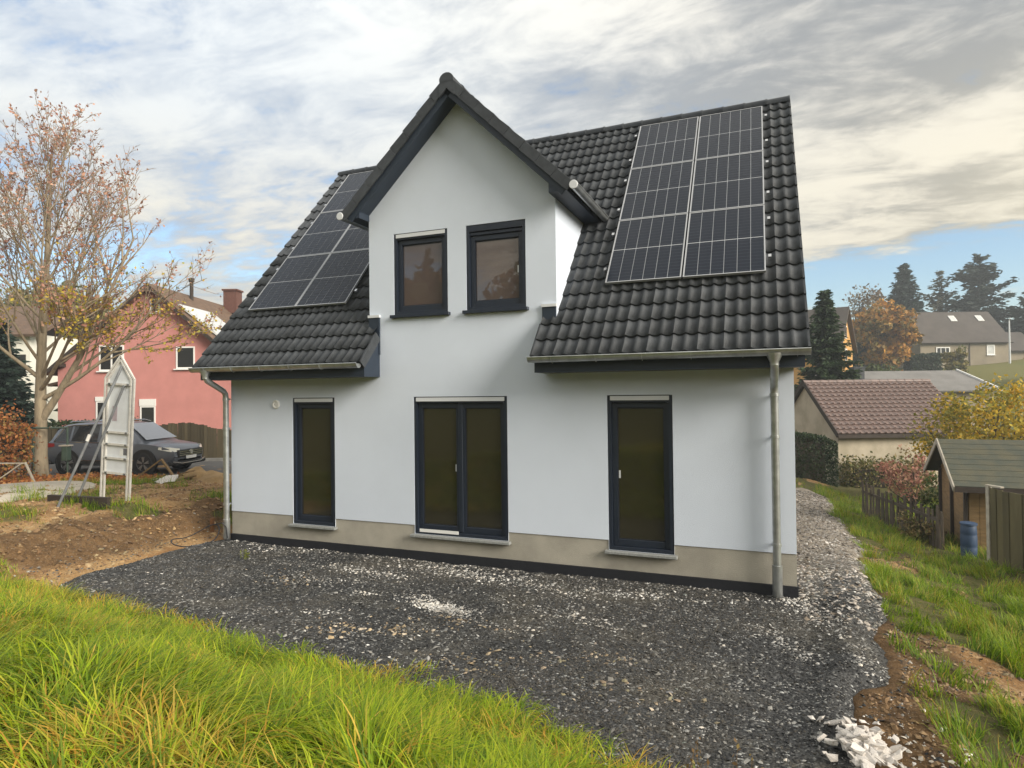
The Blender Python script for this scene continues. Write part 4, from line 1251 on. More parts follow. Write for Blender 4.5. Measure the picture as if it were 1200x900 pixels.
# clipped dark hedge against the garage gable, and weeds along its wall
def hedge(name, label, a, b, w, h, seed, cols, n, leaf, jag=.05, cat='hedge'):
    rg = np.random.default_rng(seed); a = np.array(a[:2]); b = np.array(b[:2])
    L = np.linalg.norm(b-a); ux = (b-a)/L; uy = np.array([-ux[1], ux[0]])
    t = thing(name, label, cat, (a[0], a[1], zg1(*a)))
    # leaves gathered near the clipped surfaces
    s = rg.random(n)*L; q_ = rg.uniform(-.5, .5, n)*w; z = rg.random(n)*h
    face = rg.integers(0, 3, n)
    q_ = np.where(face == 0, -w/2+rg.normal(0, jag, n), np.where(face == 1, w/2+rg.normal(0, jag, n), q_))
    ends = rg.random(n) < (w/(w+L))*.8
    s = np.where(ends, np.where(rg.random(n) < .5, rg.normal(.03, jag, n), L-.03+rg.normal(0, jag, n)), s)
    q_ = np.where(ends, rg.uniform(-.5, .5, n)*w, q_)
    face = np.where(ends, 0, face)
    hh = h*(1+.10*(fbm(s*1.4, s*0, seed, 3)-.5))
    z = np.where(face == 2, hh+rg.normal(0, jag, n), z*hh/h)
    P = np.stack([ux[0]*s+uy[0]*q_, ux[1]*s+uy[1]*q_, z], -1)
    zz = zg(a[0]+P[:, 0], a[1]+P[:, 1])-zg1(*a); P[:, 2] += zz
    link('foliage', leafcloud('foliage', P, leaf*rg.uniform(.6, 1.4, n), pick(rg, cols, n), rg), t)
    q = MB(); M_ = Matrix(((ux[0], uy[0], 0, 0), (ux[1], uy[1], 0, 0), (0, 0, 1, 0), (0, 0, 0, 1)))
    q.box((.4, -w/2+.25, -.8), (L-.4, w/2-.25, h-.3), M=M_); q.obj('twig_core', M['bark_dark'], t)
    return t
hedge('garden_hedge', 'clipped dark green hedge under the garage gable beside the house corner', (9.2, 20.0), (11.75, 21.2), .9, 1.85, 61, [(.018, .035, .012), (.026, .045, .014), (.035, .055, .018)], 9000, .10)
hedge('copper_hedge', 'orange brown beech hedge at the left edge beside the green gate', (-14.6, 1.6), (-11.75, 3.25), 1.2, 1.75, 62, [(.36, .13, .04), (.28, .10, .035), (.42, .18, .06), (.20, .09, .035), (.30, .2, .06)], 8000, .10, jag=.24)
hedge('box_hedge', 'dark green hedge before the pink house behind the street fence', (-22.6, 9.7), (-19.4, 11.0), .9, 1.35, 63, [(.03, .05, .018), (.045, .07, .024)], 3500, .12)
hedge('field_hedge', 'dark clipped hedge on the meadow left of the far house', (26.5, 86.5), (30.2, 88.0), 1.5, 2.3, 64, [(.03, .05, .025), (.045, .065, .03)], 2500, .35)
broadleaf('red_shrub', 'reddish garden shrub at the pink house behind the car', G(-17.3, 11.4), 1.75, 1.9, 65, [(.25, .09, .05), (.18, .08, .04), (.12, .09, .04)], n=1500, leaf=.1, trunk_h=.05, nclump=26, cat='bush')
# trees behind on the left
LY = [(.22, .19, .05), (.16, .16, .045), (.28, .21, .05), (.11, .12, .04)]
broadleaf('linden_tree', 'yellow green tree behind the white house at the far left', G(-58, 34), 11.5, 11, 66, LY, n=7000, leaf=.5, trunk_h=.15, nclump=60)
broadleaf('linden_tree', 'yellow green tree behind the roof left of the pink house', G(-50, 44), 10.0, 11, 67, LY, n=7000, leaf=.5, trunk_h=.15, nclump=60)
broadleaf('bare_birch', 'pale bare treetop beyond the pink house chimney', G(-27.5, 44), 11.0, 5.0, 68, [(.30, .22, .17), (.36, .28, .22)], n=900, leaf=.3, trunk_h=.3, nclump=50)
conifer('garden_pine', 'dark pine behind the pink house gable on its left side', G(-30.0, 19.5), 7.6, 3.0, 69, GRN, nw=16, per=10, leaf=.4, droop=.1, gap=.1, dens=1.3)
# far woods: one mass along the skyline, too dense to count
def woods():
    rg = np.random.default_rng(77); P, C, S_ = [], [], []
    for i in range(420):
        a = rg.uniform(0, 2*np.pi); d = rg.uniform(125, 210)
        x, y = 5+d*math.cos(a), d*math.sin(a)
        if y < -60: d *= .55; x, y = 5+d*math.cos(a), d*math.sin(a)
        fwd = (x-CAM[0])*FW[0]+(y-CAM[1])*FW[1]; la = ((x-CAM[0])*RT[0]+(y-CAM[1])*RT[1])/max(fwd, 1)
        h = rg.uniform(6, 11)*(1.0 if y > -20 else 1.3)
        if fwd > 0 and .45 < la < .9: h *= .45
        n = 150; z = zg1(x, y)
        q_ = rg.normal(0, 1, (n, 3)); q_ /= np.linalg.norm(q_, axis=1)[:, None]; q_ *= (rg.random(n)**.4)[:, None]
        con = rg.random() < .35
        if con: q_[:, :2] *= (1-.5*(q_[:, 2:]+1))*.9; sc_ = np.array([h*.28, h*.28, h*.62])
        else: sc_ = np.array([h*.5, h*.5, h*.5])
        P.append(np.array([x, y, z+h*.5])+q_*sc_)
        cc = [(.035, .05, .03), (.05, .065, .035)] if con else [[(.16, .13, .05), (.12, .12, .05)], [(.22, .12, .05), (.16, .09, .045)], [(.09, .10, .04), (.07, .08, .035)]][rg.integers(0, 3)]
        C.append(pick(rg, cc, n)); S_.append(rg.uniform(.9, 1.7, n))
    tag(link('far_woods', leafcloud('far_woods', np.concatenate(P), np.concatenate(S_)*1.3, np.concatenate(C), rg, aspect=.8)), kind='stuff')
woods()
# fallen leaves along the street edge (uncountable)
def litter():
    rg = np.random.default_rng(78); n = 5200
    d = 18.9+rg.normal(0, .5, n); la = rg.uniform(-16.5, -9.8, n)
    x = CAM[0]+FW[0]*d+RT[0]*la; y = CAM[1]+FW[1]*d+RT[1]*la
    P = np.stack([x, y, zg(x, y)+.03+.10*rg.random(n)**2], -1)
    tag(link('fallen_leaves', leafcloud('fallen_leaves', P, rg.uniform(.09, .17, n), pick(rg, [(.42, .17, .05), (.34, .12, .04), (.48, .25, .09), (.26, .11, .05)], n), rg, up=.5)), kind='stuff')
litter()
# dry stalks at the lower edge of the gravel
def stalks(name, label, x0, y0, k, h, seed, sx=.25, cols=((.22, .13, .05), (.16, .10, .045), (.28, .2, .07))):
    rg = np.random.default_rng(seed); t = thing(name, label, 'plant', G(x0, y0)); segs = []; P = []
    for i in range(k):
        p = np.array([rg.normal(0, sx), rg.normal(0, sx*.4), -.02]); L = h*rg.uniform(.5, 1.1); d = np.array([rg.normal(0, .15), rg.normal(0, .15), 1])
        pts = np.array([p+d*L*s_+rg.normal(0, .008, 3) for s_ in np.linspace(0, 1, 5)]); segs.append((pts, np.linspace(.0026, .001, 5), 4))
        for s_ in np.linspace(.25, 1, 9): P.append(pts[0]+(pts[-1]-pts[0])*s_+rg.normal(0, .014, 3))
    P = np.array(P); link('stem', tubes_mesh('stem', segs, mat(name+'_stem', cols[1], .9)), t)
    link('foliage', leafcloud('foliage', P, rg.uniform(.018, .04, len(P)), pick(rg, cols, len(P)), rg, up=1.0), t)
stalks('dry_weed', 'reddish brown dry weed stalks standing at the lower edge of the gravel', 8.75, -4.75, 13, .38, 81)
stalks('dock_weed', 'thin green brown weeds in the gravel near the rubble pile', 9.2, -4.9, 13, .30, 82, cols=((.12, .14, .03), (.16, .15, .05), (.22, .18, .05)))
stalks('yellow_weed', 'yellow flowering weed in the dark soil at the right', 11.15, -2.7, 9, .30, 83, sx=.1, cols=((.40, .30, .03), (.16, .16, .04), (.30, .22, .04)))
stalks('gravel_weed', 'small yellow green weed growing in the gravel below the left window', 1.35, -1.05, 7, .14, 84, sx=.05, cols=((.2, .22, .03), (.14, .16, .03)))

# ================================================================== NEIGHBOURING BUILDINGS
VA = math.atan2(RT[1], RT[0])              # direction of the street and of the houses along it
M['pink'] = mat('pink_render', (0.55, 0.235, 0.21), .92, var=.12, vscale=1.2, bump=.25, bscale=90, detail=7)
M['brown_tile'] = mat('brown_roof', (0.155, 0.095, 0.06), .8, var=.35, vscale=2.5, bump=.6, bscale=14, detail=6, stretch=(1, 1, 3))
M['wood_dark'] = mat('dark_timber', (0.045, 0.032, 0.024), .8, var=.3, vscale=5)
M['white_paint'] = mat('white_paint', (0.78, 0.77, 0.74), .6)
M['white_wall'] = mat('white_wall', (0.76, 0.74, 0.66), .9, var=.06, vscale=1.5, bump=.2)
M['brick'] = mat('brick_red', (0.14, 0.06, 0.045), .9, var=.3, vscale=14)
M['far_wall'] = mat('far_house_wall', (0.30, 0.25, 0.18), .9, var=.2, vscale=.6)
M['grey_roof'] = mat('grey_felt_roof', (0.20, 0.19, 0.18), .9, var=.22, vscale=1.0, bump=.3, bscale=20, detail=6)

def ctr(d, u, z):   # a place on the site from a distance along the view and a sideways offset
    return CAM[0]+FW[0]*d+RT[0]*u, CAM[1]+FW[1]*d+RT[1]*u, z

def flat_window(par, x0, x1, z0, z1, y=-.0, bars=(), fr=None, pane=None, shutter=0.0, w=.07, name='window'):
    q = MB(); q.ring(x0, x1, z0, z1, w, y-.03, y+.06)
    for bx in bars: q.box((bx-.04, y-.02, z0+w), (bx+.04, y+.05, z1-w))
    wo_ = q.obj(name, fr or M['white_paint'], par)
    q = MB(); q.box((x0+w-.01, y-.008, z0+w-.01), (x1-w+.01, y-.002, z1-w+.01)); q.obj('pane', pane or M['pane_far'], wo_)
    q = MB(); q.box((x0-.08, y-.12, z0-.06), (x1+.08, y-.0, z0-.002)); q.obj('sill', fr or M['white_paint'], wo_)
    if shutter:
        q = MB(); q.box((x0-.02, y-.05, z1-.0+.003), (x1+.02, y-.002, z1+shutter)); q.obj('shutter_box', M['white_paint'], wo_)
    return wo_

def gable_body(mb, hw, dep, zb, ze, zr, y0=0.0):
    mb.add([(-hw, y0, zb), (hw, y0, zb), (hw, y0, ze), (0, y0, zr), (-hw, y0, ze), (-hw, y0+dep, zb), (hw, y0+dep, zb), (hw, y0+dep, ze), (0, y0+dep, zr), (-hw, y0+dep, ze)],
           [(0, 1, 2, 3, 4), (9, 8, 7, 6, 5), (1, 6, 7, 2), (5, 0, 4, 9)])
def roof_slab(mb, p, q_, r_, s_, th=.14):
    a = Vector(q_)-Vector(p); b = Vector(s_)-Vector(p); n = a.cross(b).normalized()*-th
    mb.prism([p, q_, r_, s_], n)

# ---- pink gabled house across the street
x, y, _ = ctr(31, (178-600)*31/740, 0)
ph = thing('pink_house', 'pink rendered gabled house with brown roof and white windows behind the parked car', 'house', (x, y, 0), VA)
q = MB(); hw = 4.62; sl = .86; zr = 8.02; gable_body(q, hw, 10.0, -.3, zr-sl*hw, zr); q.obj('wall', M['pink'], ph)
q = MB(); oh = .45; xo = hw+.45; zo = zr+.1-sl*xo
for sg in (-1, 1):
    A_, B_, C_, D_ = (0, -oh, zr+.1), (0, 10.3, zr+.1), (sg*xo, 10.3, zo), (sg*xo, -oh, zo)
    if sg > 0: roof_slab(q, A_, D_, C_, B_, .13)
    else: roof_slab(q, A_, B_, C_, D_, .13)
pr_ = q.obj('roof', M['brown_tile'], ph)
q = MB()
for sg in (-1, 1): q.prism([(0, -oh-.025, zr+.08), (sg*xo, -oh-.025, zo-.02), (sg*xo, -oh-.025, zo-.22), (0, -oh-.025, zr-.14)], (0, .05, 0))
q.obj('barge_board', M['wood_dark'], ph)
for sg, f_ in ((1, .93), (-1, .93), (1, .45), (-1, .45)):
    q = MB(); q.box((sg*hw*f_-.08, -.42, zr-sl*hw*f_-.25), (sg*hw*f_+.08, .0, zr-sl*hw*f_-.08)); q.obj('purlin', M['wood_dark'], ph)
flat_window(ph, -.08, .42, 6.70, 7.38)
flat_window(ph, 1.20, 2.12, 3.93, 5.02)
flat_window(ph, -2.58, -1.36, 3.86, 5.12, bars=(-1.97,))
flat_window(ph, -2.74, -2.16, 1.0, 2.38, shutter=.22)
flat_window(ph, -.58, .18, 1.05, 2.12, shutter=.34)
q = MB(); z1 = zr+.13-sl*1.35; z2 = zr+.13-sl*4.05
q.prism([(1.35, -.1, z1+.05), (4.05, .5, z2+.05), (4.05, 3.6, z2+.05), (1.35, 3.4, z1+.05)], (.05, 0, .07))
M['collector'] = mat('collector_glass', (0.62, 0.63, 0.62), .22, var=.2, vscale=3)  # pale base colour paints the sheen of sky reflected in the glass
q.obj('solar_collector', M['collector'], ph)
q = MB(); q.box((.15, 7.4, zr-.4), (.95, 8.2, zr+.95)); q.box((.08, 7.33, zr+.95), (1.02, 8.27, zr+1.05)); q.obj('chimney', M['brick'], ph)
q = MB(); q.tube([(.35, 3.2, zr-.3), (.35, 3.2, zr+.75)], .10, 8); q.tube([(.35, 3.2, zr+.75), (.35, 3.2, zr+.95)], .15, 8); q.obj('vent_pipe', M['wood_dark'], ph)
# low wing behind with a dark roof
q = MB(); roof_slab(q, (2.6, 8.5, 6.4), (9.0, 8.5, 6.4), (9.0, 11.5, 7.25), (2.6, 11.5, 7.25), .14); q.obj('wing_roof', M['tile'], ph)
q = MB(); q.box((2.8, 9.0, -.3), (8.8, 14, 6.35)); q.obj('wing', M['pink'], ph)
q = MB(); q.box((-6.4, 2.5, -.3), (-4.63, 8, 3.2)); q.obj('side_annex', M['pink'], ph)
q = MB(); roof_slab(q, (-6.7, 2.1, 3.3), (-4.64, 2.1, 3.75), (-4.64, 8.2, 3.75), (-6.7, 8.2, 3.3), .14); q.obj('annex_roof', M['brown_tile'], ph)

# ---- white house further left
x, y, _ = ctr(45, (14-600)*45/740, 0)
whs = thing('white_house', 'cream white house with balcony behind the big bare tree at the far left', 'house', (x, y, zg1(x, y)), VA)
q = MB(); q.box((-5, 0, -.5), (1.3, 9, 7.0)); q.obj('wall', M['white_wall'], whs)
q = MB(); roof_slab(q, (-5.4, -.6, 6.9), (2.3, -.6, 6.9), (2.3, 4.5, 9.6), (-5.4, 4.5, 9.6), .2); roof_slab(q, (-5.4, 4.5, 9.6), (2.3, 4.5, 9.6), (2.3, 9.6, 6.9), (-5.4, 9.6, 6.9), .2); q.obj('roof', M['brown_tile'], whs)
flat_window(whs, -1.2, 1.0, 4.1, 5.5, bars=(-.1,), fr=M['wood_dark'])
flat_window(whs, -1.2, .9, 1.2, 2.9, bars=(-.4, .3), fr=M['wood_dark'])
q = MB(); q.box((-2.4, -.9, 2.95), (1.2, .0, 3.1)); bal = q.obj('balcony', M['white_wall'], whs)
q = MB()
q.box((-2.4, -.9, 3.85), (1.2, -.82, 3.93))
for i in range(12): q.box((-2.35+i*.31, -.88, 3.1), (-2.30+i*.31, -.84, 3.85))
q.obj('railing', M['wood_dark'], bal)

# ---- brown tiled garage on the right
x, y, _ = ctr(28, (1059-600)*28/740, 0)
gz_ = -1.85
gar = thing('garage', 'low cream rendered garage with brown tiled gable roof behind the gravel track', 'garage', (x, y, 0), VA)
M['garage_wall'] = mat('cream_garage_render', (0.56, 0.49, 0.38), .93, var=.28, vscale=.9, bump=.3, bscale=60, detail=8, col2=(0.38, 0.33, 0.24))
M['garage_tile'] = mat('brown_concrete_tile', (0.21, 0.145, 0.125), .42, var=.3, vscale=5, bump=.2, bscale=40, detail=6)
hl = 2.95; dp_ = 6.0; ze_ = .58; zrg = 2.92
q = MB(); q.add([(-hl, 0, gz_-.5), (hl, 0, gz_-.5), (hl, 0, ze_), (-hl, 0, ze_), (-hl, dp_, gz_-.5), (hl, dp_, gz_-.5), (hl, dp_, ze_), (-hl, dp_, ze_), (-hl, dp_/2, zrg-.1), (hl, dp_/2, zrg-.1)],
                [(0, 1, 2, 3), (5, 4, 7, 6), (4, 0, 3, 8, 7), (1, 5, 6, 9, 2)]); q.obj('wall', M['garage_wall'], gar)
gp_ = math.atan2(zrg-ze_, dp_/2+.25); gl = math.hypot(zrg-ze_, dp_/2+.25)
q = MB(); q.prism([(-hl-.12, -.25, ze_-.02), (-hl-.12, dp_/2, zrg), (-hl-.12, dp_+.25, ze_-.02), (-hl-.12, dp_+.25, ze_-.16), (-hl-.12, dp_/2, zrg-.16), (-hl-.12, -.25, ze_-.16)], (2*hl+.24, 0, 0))
grf = q.obj('roof', M['wood_dark'], gar)
ncol, nrow_ = 22, 13; tw_ = (2*hl+.3)/ncol; tr_ = gl/nrow_
gv, gf, _ = tile_verts(tw_, tr_+.05, .022, 8)
gv2, gf2 = [], []
prof = [(k/6, .034*(math.sin(math.pi*k/6*1.0)**2 if k/6 < .6 else .0)+.004) for k in range(7)]
vs = [(t*tw_, 0, z*2.2+.042) for t, z in prof]+[(t*tw_, tr_+.05, z) for t, z in prof]+[(t*tw_, .004, z+.005) for t, z in prof]
fs = [(k, k+1, 8+k, 7+k) for k in range(6)]+[(14+k, 15+k, k+1, k) for k in range(6)]
q = MB()
for i in range(ncol):
    for j in range(nrow_):
        A_ = Matrix.Translation((-hl-.15+i*tw_, -.25+j*tr_*math.cos(gp_), ze_+.0+j*tr_*math.sin(gp_))) @ Matrix.Rotation(gp_, 4, 'X')
        q.add([A_ @ Vector(p) for p in vs], fs)
tag(q.obj('roof_tile_field', M['garage_tile'], grf), kind='stuff')
gcap = MB()
for i in range(15):
    gcap = MB(); x0_ = -hl-.15+i*.415
    gcap.lathe([(.11, 0), (.095, .42)], 10, Matrix.Translation((x0_, dp_/2, zrg+.0)) @ Matrix.Rotation(math.pi/2, 4, 'Y')); gcap.obj('ridge_tile', M['garage_tile'], grf, smooth=True)
q = MB(); q.box((-hl-.14, -.30, ze_-.17), (hl+.14, -.255, ze_+.0)); q.obj('fascia', M['wood_dark'], gar)
q = MB()
for a_, b_ in (((-hl-.15, -.27, ze_-.06), (-hl-.15, dp_/2, zrg-.0)), ((-hl-.15, dp_/2, zrg-.0), (-hl-.15, dp_+.25, ze_-.06))): q.bar(a_, b_, .03, .22)
q.obj('barge_board', M['wood_dark'], gar)

hedge('wall_weeds', 'dry straw and green weeds growing along the foot of the garage wall', (12.3, 21.9), (15.6, 23.2), .7, 1.0, 71, [(.20, .17, .06), (.13, .14, .04), (.26, .21, .09), (.09, .11, .03)], 3200, .12, jag=.16, cat='weeds')
# ---- long grey roofed shed row behind it
x, y, _ = ctr(44, (1076-600)*44/740, 0)
gb = thing('grey_roofed_building', 'long low building with pale grey roof and dark chimney behind the garage', 'building', (x, y, 0), VA)
q = MB(); q.box((-5.4, .2, -2.2), (5.4, 6, 2.3)); q.obj('wall', M['far_wall'], gb)
q = MB(); roof_slab(q, (-5.9, -.3, 2.35), (5.55, -.3, 2.35), (4.95, 3.3, 3.85), (-5.9, 3.3, 3.85), .12); roof_slab(q, (-5.9, 3.3, 3.85), (4.95, 3.3, 3.85), (5.55, 6.6, 2.35), (-5.9, 6.6, 2.35), .12); q.obj('roof', M['grey_roof'], gb)
q = MB(); q.bar((5.60, -.32, 2.38), (5.0, 3.3, 3.88), .10, .16); q.obj('verge_strip', M['white_paint'], gb)
q = MB(); q.box((-3.75, 1.3, 2.6), (-3.0, 2.0, 4.05)); q.box((-3.8, 1.25, 4.05), (-2.95, 2.05, 4.13)); q.obj('chimney', M['tile'], gb)

# ---- far house on the hill
x, y, _ = ctr(86, (1131-600)*86/740, 0)
fz = zg1(x, y)
fh = thing('far_house', 'long grey brown house with big dark roof and two skylights on the far slope', 'house', (x, y, fz), VA)
M['far_roof'] = mat('far_house_roof', (0.085, 0.07, 0.06), .85, var=.25, vscale=.8, bump=.4, bscale=6)
rel = lambda z: z-fz
q = MB(); q.box((-6.0, 0, -1), (6.1, 8, rel(8.8))); q.obj('wall', M['far_wall'], fh)
q = MB(); roof_slab(q, (-6.4, -.6, rel(8.6)), (6.3, -.6, rel(8.6)), (6.3, 4, rel(13.3)), (-6.4, 4, rel(13.3)), .2); roof_slab(q, (-6.4, 4, rel(13.3)), (6.3, 4, rel(13.3)), (6.3, 8.6, rel(8.6)), (-6.4, 8.6, rel(8.6)), .2); q.obj('roof', M['far_roof'], fh)
flat_window(fh, -3.9, -2.0, rel(6.95), rel(8.05), y=-.05, bars=(-3.25, -2.6), w=.14)
flat_window(fh, 3.0, 4.1, rel(6.9), rel(8.3), y=-.05, w=.16, pane=M['collector'])
for cx_ in (.45, 4.25):
    s_ = math.atan2(4.7, 4.6); p0 = (3.4*4.6/4.7*.92)
    q = MB(); A_ = Matrix.Translation((cx_, -.6+3.1, rel(8.6)+3.1*4.7/4.6+.02)) @ Matrix.Rotation(s_, 4, 'X')
    q.box((-.42, 0, 0), (.42, 1.15, .10), M=A_); sk_ = q.obj('skylight', M['white_paint'], fh)
    q = MB(); q.box((-.34, .08, .101), (.34, 1.07, .11), M=A_); q.obj('pane', M['collector'], sk_)
q = MB(); q.box((.6, -.09, 0), (.72, -.0, rel(8.5))); q.obj('downpipe', M['far_roof'], fh)
# annex at the right
q = MB(); q.box((6.2, 1.2, -1), (10.5, 7, rel(7.6))); q.obj('annex_wall', M['far_wall'], fh)
q = MB(); roof_slab(q, (6.35, .6, rel(7.5)), (11, .6, rel(7.5)), (11, 4, rel(10.3)), (6.35, 4, rel(10.3)), .2); q.obj('annex_roof', M['far_roof'], fh)
x, y, _ = ctr(84, (1184-600)*84/740, 0)
lp = thing('light_pole', 'slim pale pole standing in front of the right end of the far house', 'pole', (x, y, zg1(x, y)))
q = MB(); q.tube([(0, 0, -.3), (0, 0, 5.6)], [.13, .09], 8); q.obj('shaft', M['alu'], lp)
q = MB(); q.tube([(0, 0, 5.6), (0, -.1, 5.85), (0, -.5, 5.95)], [.07, .06, .09], 8); q.obj('arm', M['alu'], lp)
# ---- house with the sunlit ochre gable behind the spruce
x, y, _ = ctr(62, (956-600)*62/740, 0)
oz = zg1(x, y)
oh_ = thing('ochre_house', 'ochre gabled house with dark roof half hidden behind the narrow spruce', 'house', (x-4.6, y-1.8, oz), VA-R_(38))
M['ochre'] = mat('ochre_wall', (0.55, 0.30, 0.09), .9, var=.15, vscale=.8)
q = MB(); r2 = lambda z: z-oz
q.add([(0, 0, -2), (6.5, 0, -2), (6.5, 0, r2(6.6)), (0, 0, r2(6.6)), (0, 7, -2), (6.5, 7, -2), (6.5, 7, r2(6.6)), (0, 7, r2(6.6)), (0, 3.5, r2(10.3)), (6.5, 3.5, r2(10.3))], [(0, 1, 2, 3), (5, 4, 7, 6), (4, 0, 3, 8, 7), (1, 5, 6, 9, 2)]); q.obj('wall', M['ochre'], oh_)
q = MB(); roof_slab(q, (-.4, -.5, r2(6.2)), (6.9, -.5, r2(6.2)), (6.9, 3.5, r2(10.45)), (-.4, 3.5, r2(10.45)), .15); roof_slab(q, (-.4, 3.5, r2(10.45)), (6.9, 3.5, r2(10.45)), (6.9, 7.5, r2(6.2)), (-.4, 7.5, r2(6.2)), .15); q.obj('roof', M['far_roof'], oh_)
for zz in (5.2, 7.4):
    q = MB(); q.box((6.5, 3.0, r2(zz)), (6.56, 4.0, r2(zz+1.2))); wq = q.obj('window', M['white_paint'], oh_)
    q = MB(); q.box((6.561, 3.1, r2(zz+.1)), (6.57, 3.9, r2(zz+1.1))); q.obj('pane', M['pane_far'], wq)

# ---- garden shed, bin and fences on the right
SA = VA - R_(24)
x, y = 12.72, 6.86
sz = zg1(13.2, 8.0)
sh = thing('garden_shed', 'small timber garden shed with mossy green felt roof at the right edge', 'shed', (x, y, 0), SA)
M['shed_wood'] = mat('shed_timber', (0.30, 0.19, 0.085), .85, var=.35, vscale=3, bump=.3, bscale=40, stretch=(1, 1, 6), detail=6)
M['shed_door'] = mat('shed_door_brown', (0.22, 0.10, 0.035), .8, var=.3, vscale=3, stretch=(1, 1, 5))
M['shed_roof'] = mat('mossy_felt', (0.058, 0.066, 0.052), .95, var=.35, vscale=3.0, bump=.5, bscale=60, detail=8, col2=(0.095, 0.088, 0.055))
# local: x along the ridge, y away from the path; eaves at y=-.35
zE, zR = .62, 1.42; dW = 2.5
q = MB()
bw = .16
xs_ = np.arange(.30, 3.4, bw)
q.add([(.3, 0, sz-.4), (3.4, 0, sz-.4), (3.4, 0, zE+.1), (.3, 0, zE+.1), (.3, dW, sz-.4), (3.4, dW, sz-.4), (3.4, dW, zE+.1), (.3, dW, zE+.1), (.3, dW/2, zR-.1), (3.4, dW/2, zR-.1)],
      [(0, 1, 2, 3), (5, 4, 7, 6), (4, 0, 3, 8, 7), (1, 5, 6, 9, 2)])
q.obj('wall', M['shed_wood'], sh)
for i in range(14):      # gable boards
    y0_ = .01+i*.178; zt_ = zE+.1+(zR-zE-.2)*(1-abs(y0_+.085-dW/2)/(dW/2))
    q = MB(); q.box((.278, y0_, sz-.3), (.298, y0_+.172, zt_-.02)); q.obj('board', M['shed_wood'], sh)
for i in range(17):
    x0_ = .31+i*.18
    if 5 <= i <= 9: continue
    q = MB(); q.box((x0_, -.022, sz-.3), (x0_+.173, -.002, zE+.08)); q.obj('board', M['shed_wood'], sh)
q = MB(); q.box((1.22, -.045, sz-.2), (2.10, -.01, zE-.0)); do_ = q.obj('door', M['shed_door'], sh)
q = MB(); q.box((1.30, -.062, .0), (2.02, -.047, .08)); q.obj('door_brace', M['shed_wood'], do_)
for px_, py_ in ((.28, -.0), (.28, dW*.5), (.28, dW-.05)):
    q = MB(); q.box((px_-.06, py_-.04, sz-.4), (px_+.0, py_+.05, zE+.02 if py_ != dW*.5 else zR-.15)); q.obj('post', M['wood_dark'], sh)
q = MB(); roof_slab(q, (0, -.35, zE-.05), (3.8, -.35, zE-.05), (3.8, dW/2, zR), (0, dW/2, zR), .05); roof_slab(q, (0, dW/2, zR), (3.8, dW/2, zR), (3.8, dW+.35, zE-.05), (0, dW+.35, zE-.05), .05)
sr_ = q.obj('roof', M['shed_roof'], sh)
sl_ = math.hypot(dW/2+.35, zR-zE+.05); sa_ = math.atan2(zR-zE+.05, dW/2+.35)
for i in range(9):
    A_ = Matrix.Translation((0, -.36+i*sl_/9*math.cos(sa_), zE-.05+i*sl_/9*math.sin(sa_)+.004)) @ Matrix.Rotation(sa_-.03, 4, 'X')
    q = MB(); q.box((-.01, 0, 0), (3.81, sl_/9+.01, .012), M=A_); q.obj('felt_strip', M['shed_roof'], sr_)
q = MB()
for a_, b_ in (((-.015, -.37, zE-.10), (-.015, dW/2, zR-.03)), ((-.015, dW/2, zR-.03), (-.015, dW+.37, zE-.10))): q.bar(a_, b_, .025, .12)
M['bleached'] = mat('bleached_board', (0.42, 0.38, 0.31), .85, var=.3, vscale=8, bump=.2)
q.obj('barge_board', M['bleached'], sh)
q = MB(); q.box((0, -.385, zE-.16), (3.8, -.362, zE-.05)); q.obj('fascia', M['wood_dark'], sh)

x, y = 12.80, 5.98
bz_ = zg1(x, y)-.02
bn = thing('blue_barrel', 'faded blue plastic water barrel between the shed and the fence', 'barrel', (x, y, bz_))
M['blue'] = mat('faded_blue_plastic', (0.03, 0.06, 0.12), .6, var=.25, vscale=4)
q = MB(); q.lathe([(0, 0), (.115, 0), (.13, .03), (.14, .2), (.133, .22), (.14, .24), (.14, .44), (.133, .46), (.14, .48), (.13, .64), (.115, .66), (0, .66)], 20); q.obj('body', M['blue'], bn, smooth=True, angle=60)
q = MB(); q.lathe([(.148, .645), (.148, .68), (.13, .69), (0, .69)], 20); q.obj('lid', M['blue'], bn, smooth=True, angle=60)

M['fence_wood'] = mat('weathered_fence_board', (0.105, 0.085, 0.05), .9, var=.4, vscale=4, bump=.4, bscale=30, rand=.28, stretch=(1, 1, .2), detail=7)
M['fence_green'] = mat('mossy_fence_board', (0.13, 0.11, 0.052), .9, var=.4, vscale=4, bump=.4, bscale=30, rand=.22, stretch=(1, 1, .2), detail=7)
fd = thing('wooden_fence', 'mossy brown vertical board fence with pale end post at the right edge', 'fence', (12.98, 5.50, 0))
dirf = Vector((.62, -.95, 0)).normalized(); bme_ = None
M4 = Matrix(((dirf.x, -dirf.y, 0, 0), (dirf.y, dirf.x, 0, 0), (0, 0, 1, 0), (0, 0, 0, 1)))
for i in range(22):
    s_ = .07+i*.122; zz = zg1(12.98+dirf.x*s_, 5.5+dirf.y*s_)
    top = .70 + .008*i + random.uniform(-.012, .012) - .012*i
    q = MB(); q.box((s_, -.012+.012*(i % 2), zz-.1), (s_+.115, .010+.012*(i % 2), top), M=M4); q.obj('board', M['fence_green'], fd)
for s_ in (.3, 2.3):
    q = MB(); q.box((s_, .03, -1.3), (s_+.09, .12, .66), M=M4); q.obj('post', M['fence_green'], fd)
for z_ in (.42, -.45):
    q = MB(); q.box((.05, .024+.012, z_), (2.7, .06, z_+.08), M=M4); q.obj('rail', M['fence_green'], fd)
q = MB(); q.box((0, -.03, -1.1), (.062, .05, .735), M=M4); q.obj('end_post', M['bleached'], fd)
q = MB(); q.box((-.01, -.03, .737), (.30, .05, .765), M=M4); q.obj('end_cap', M['bleached'], fd)

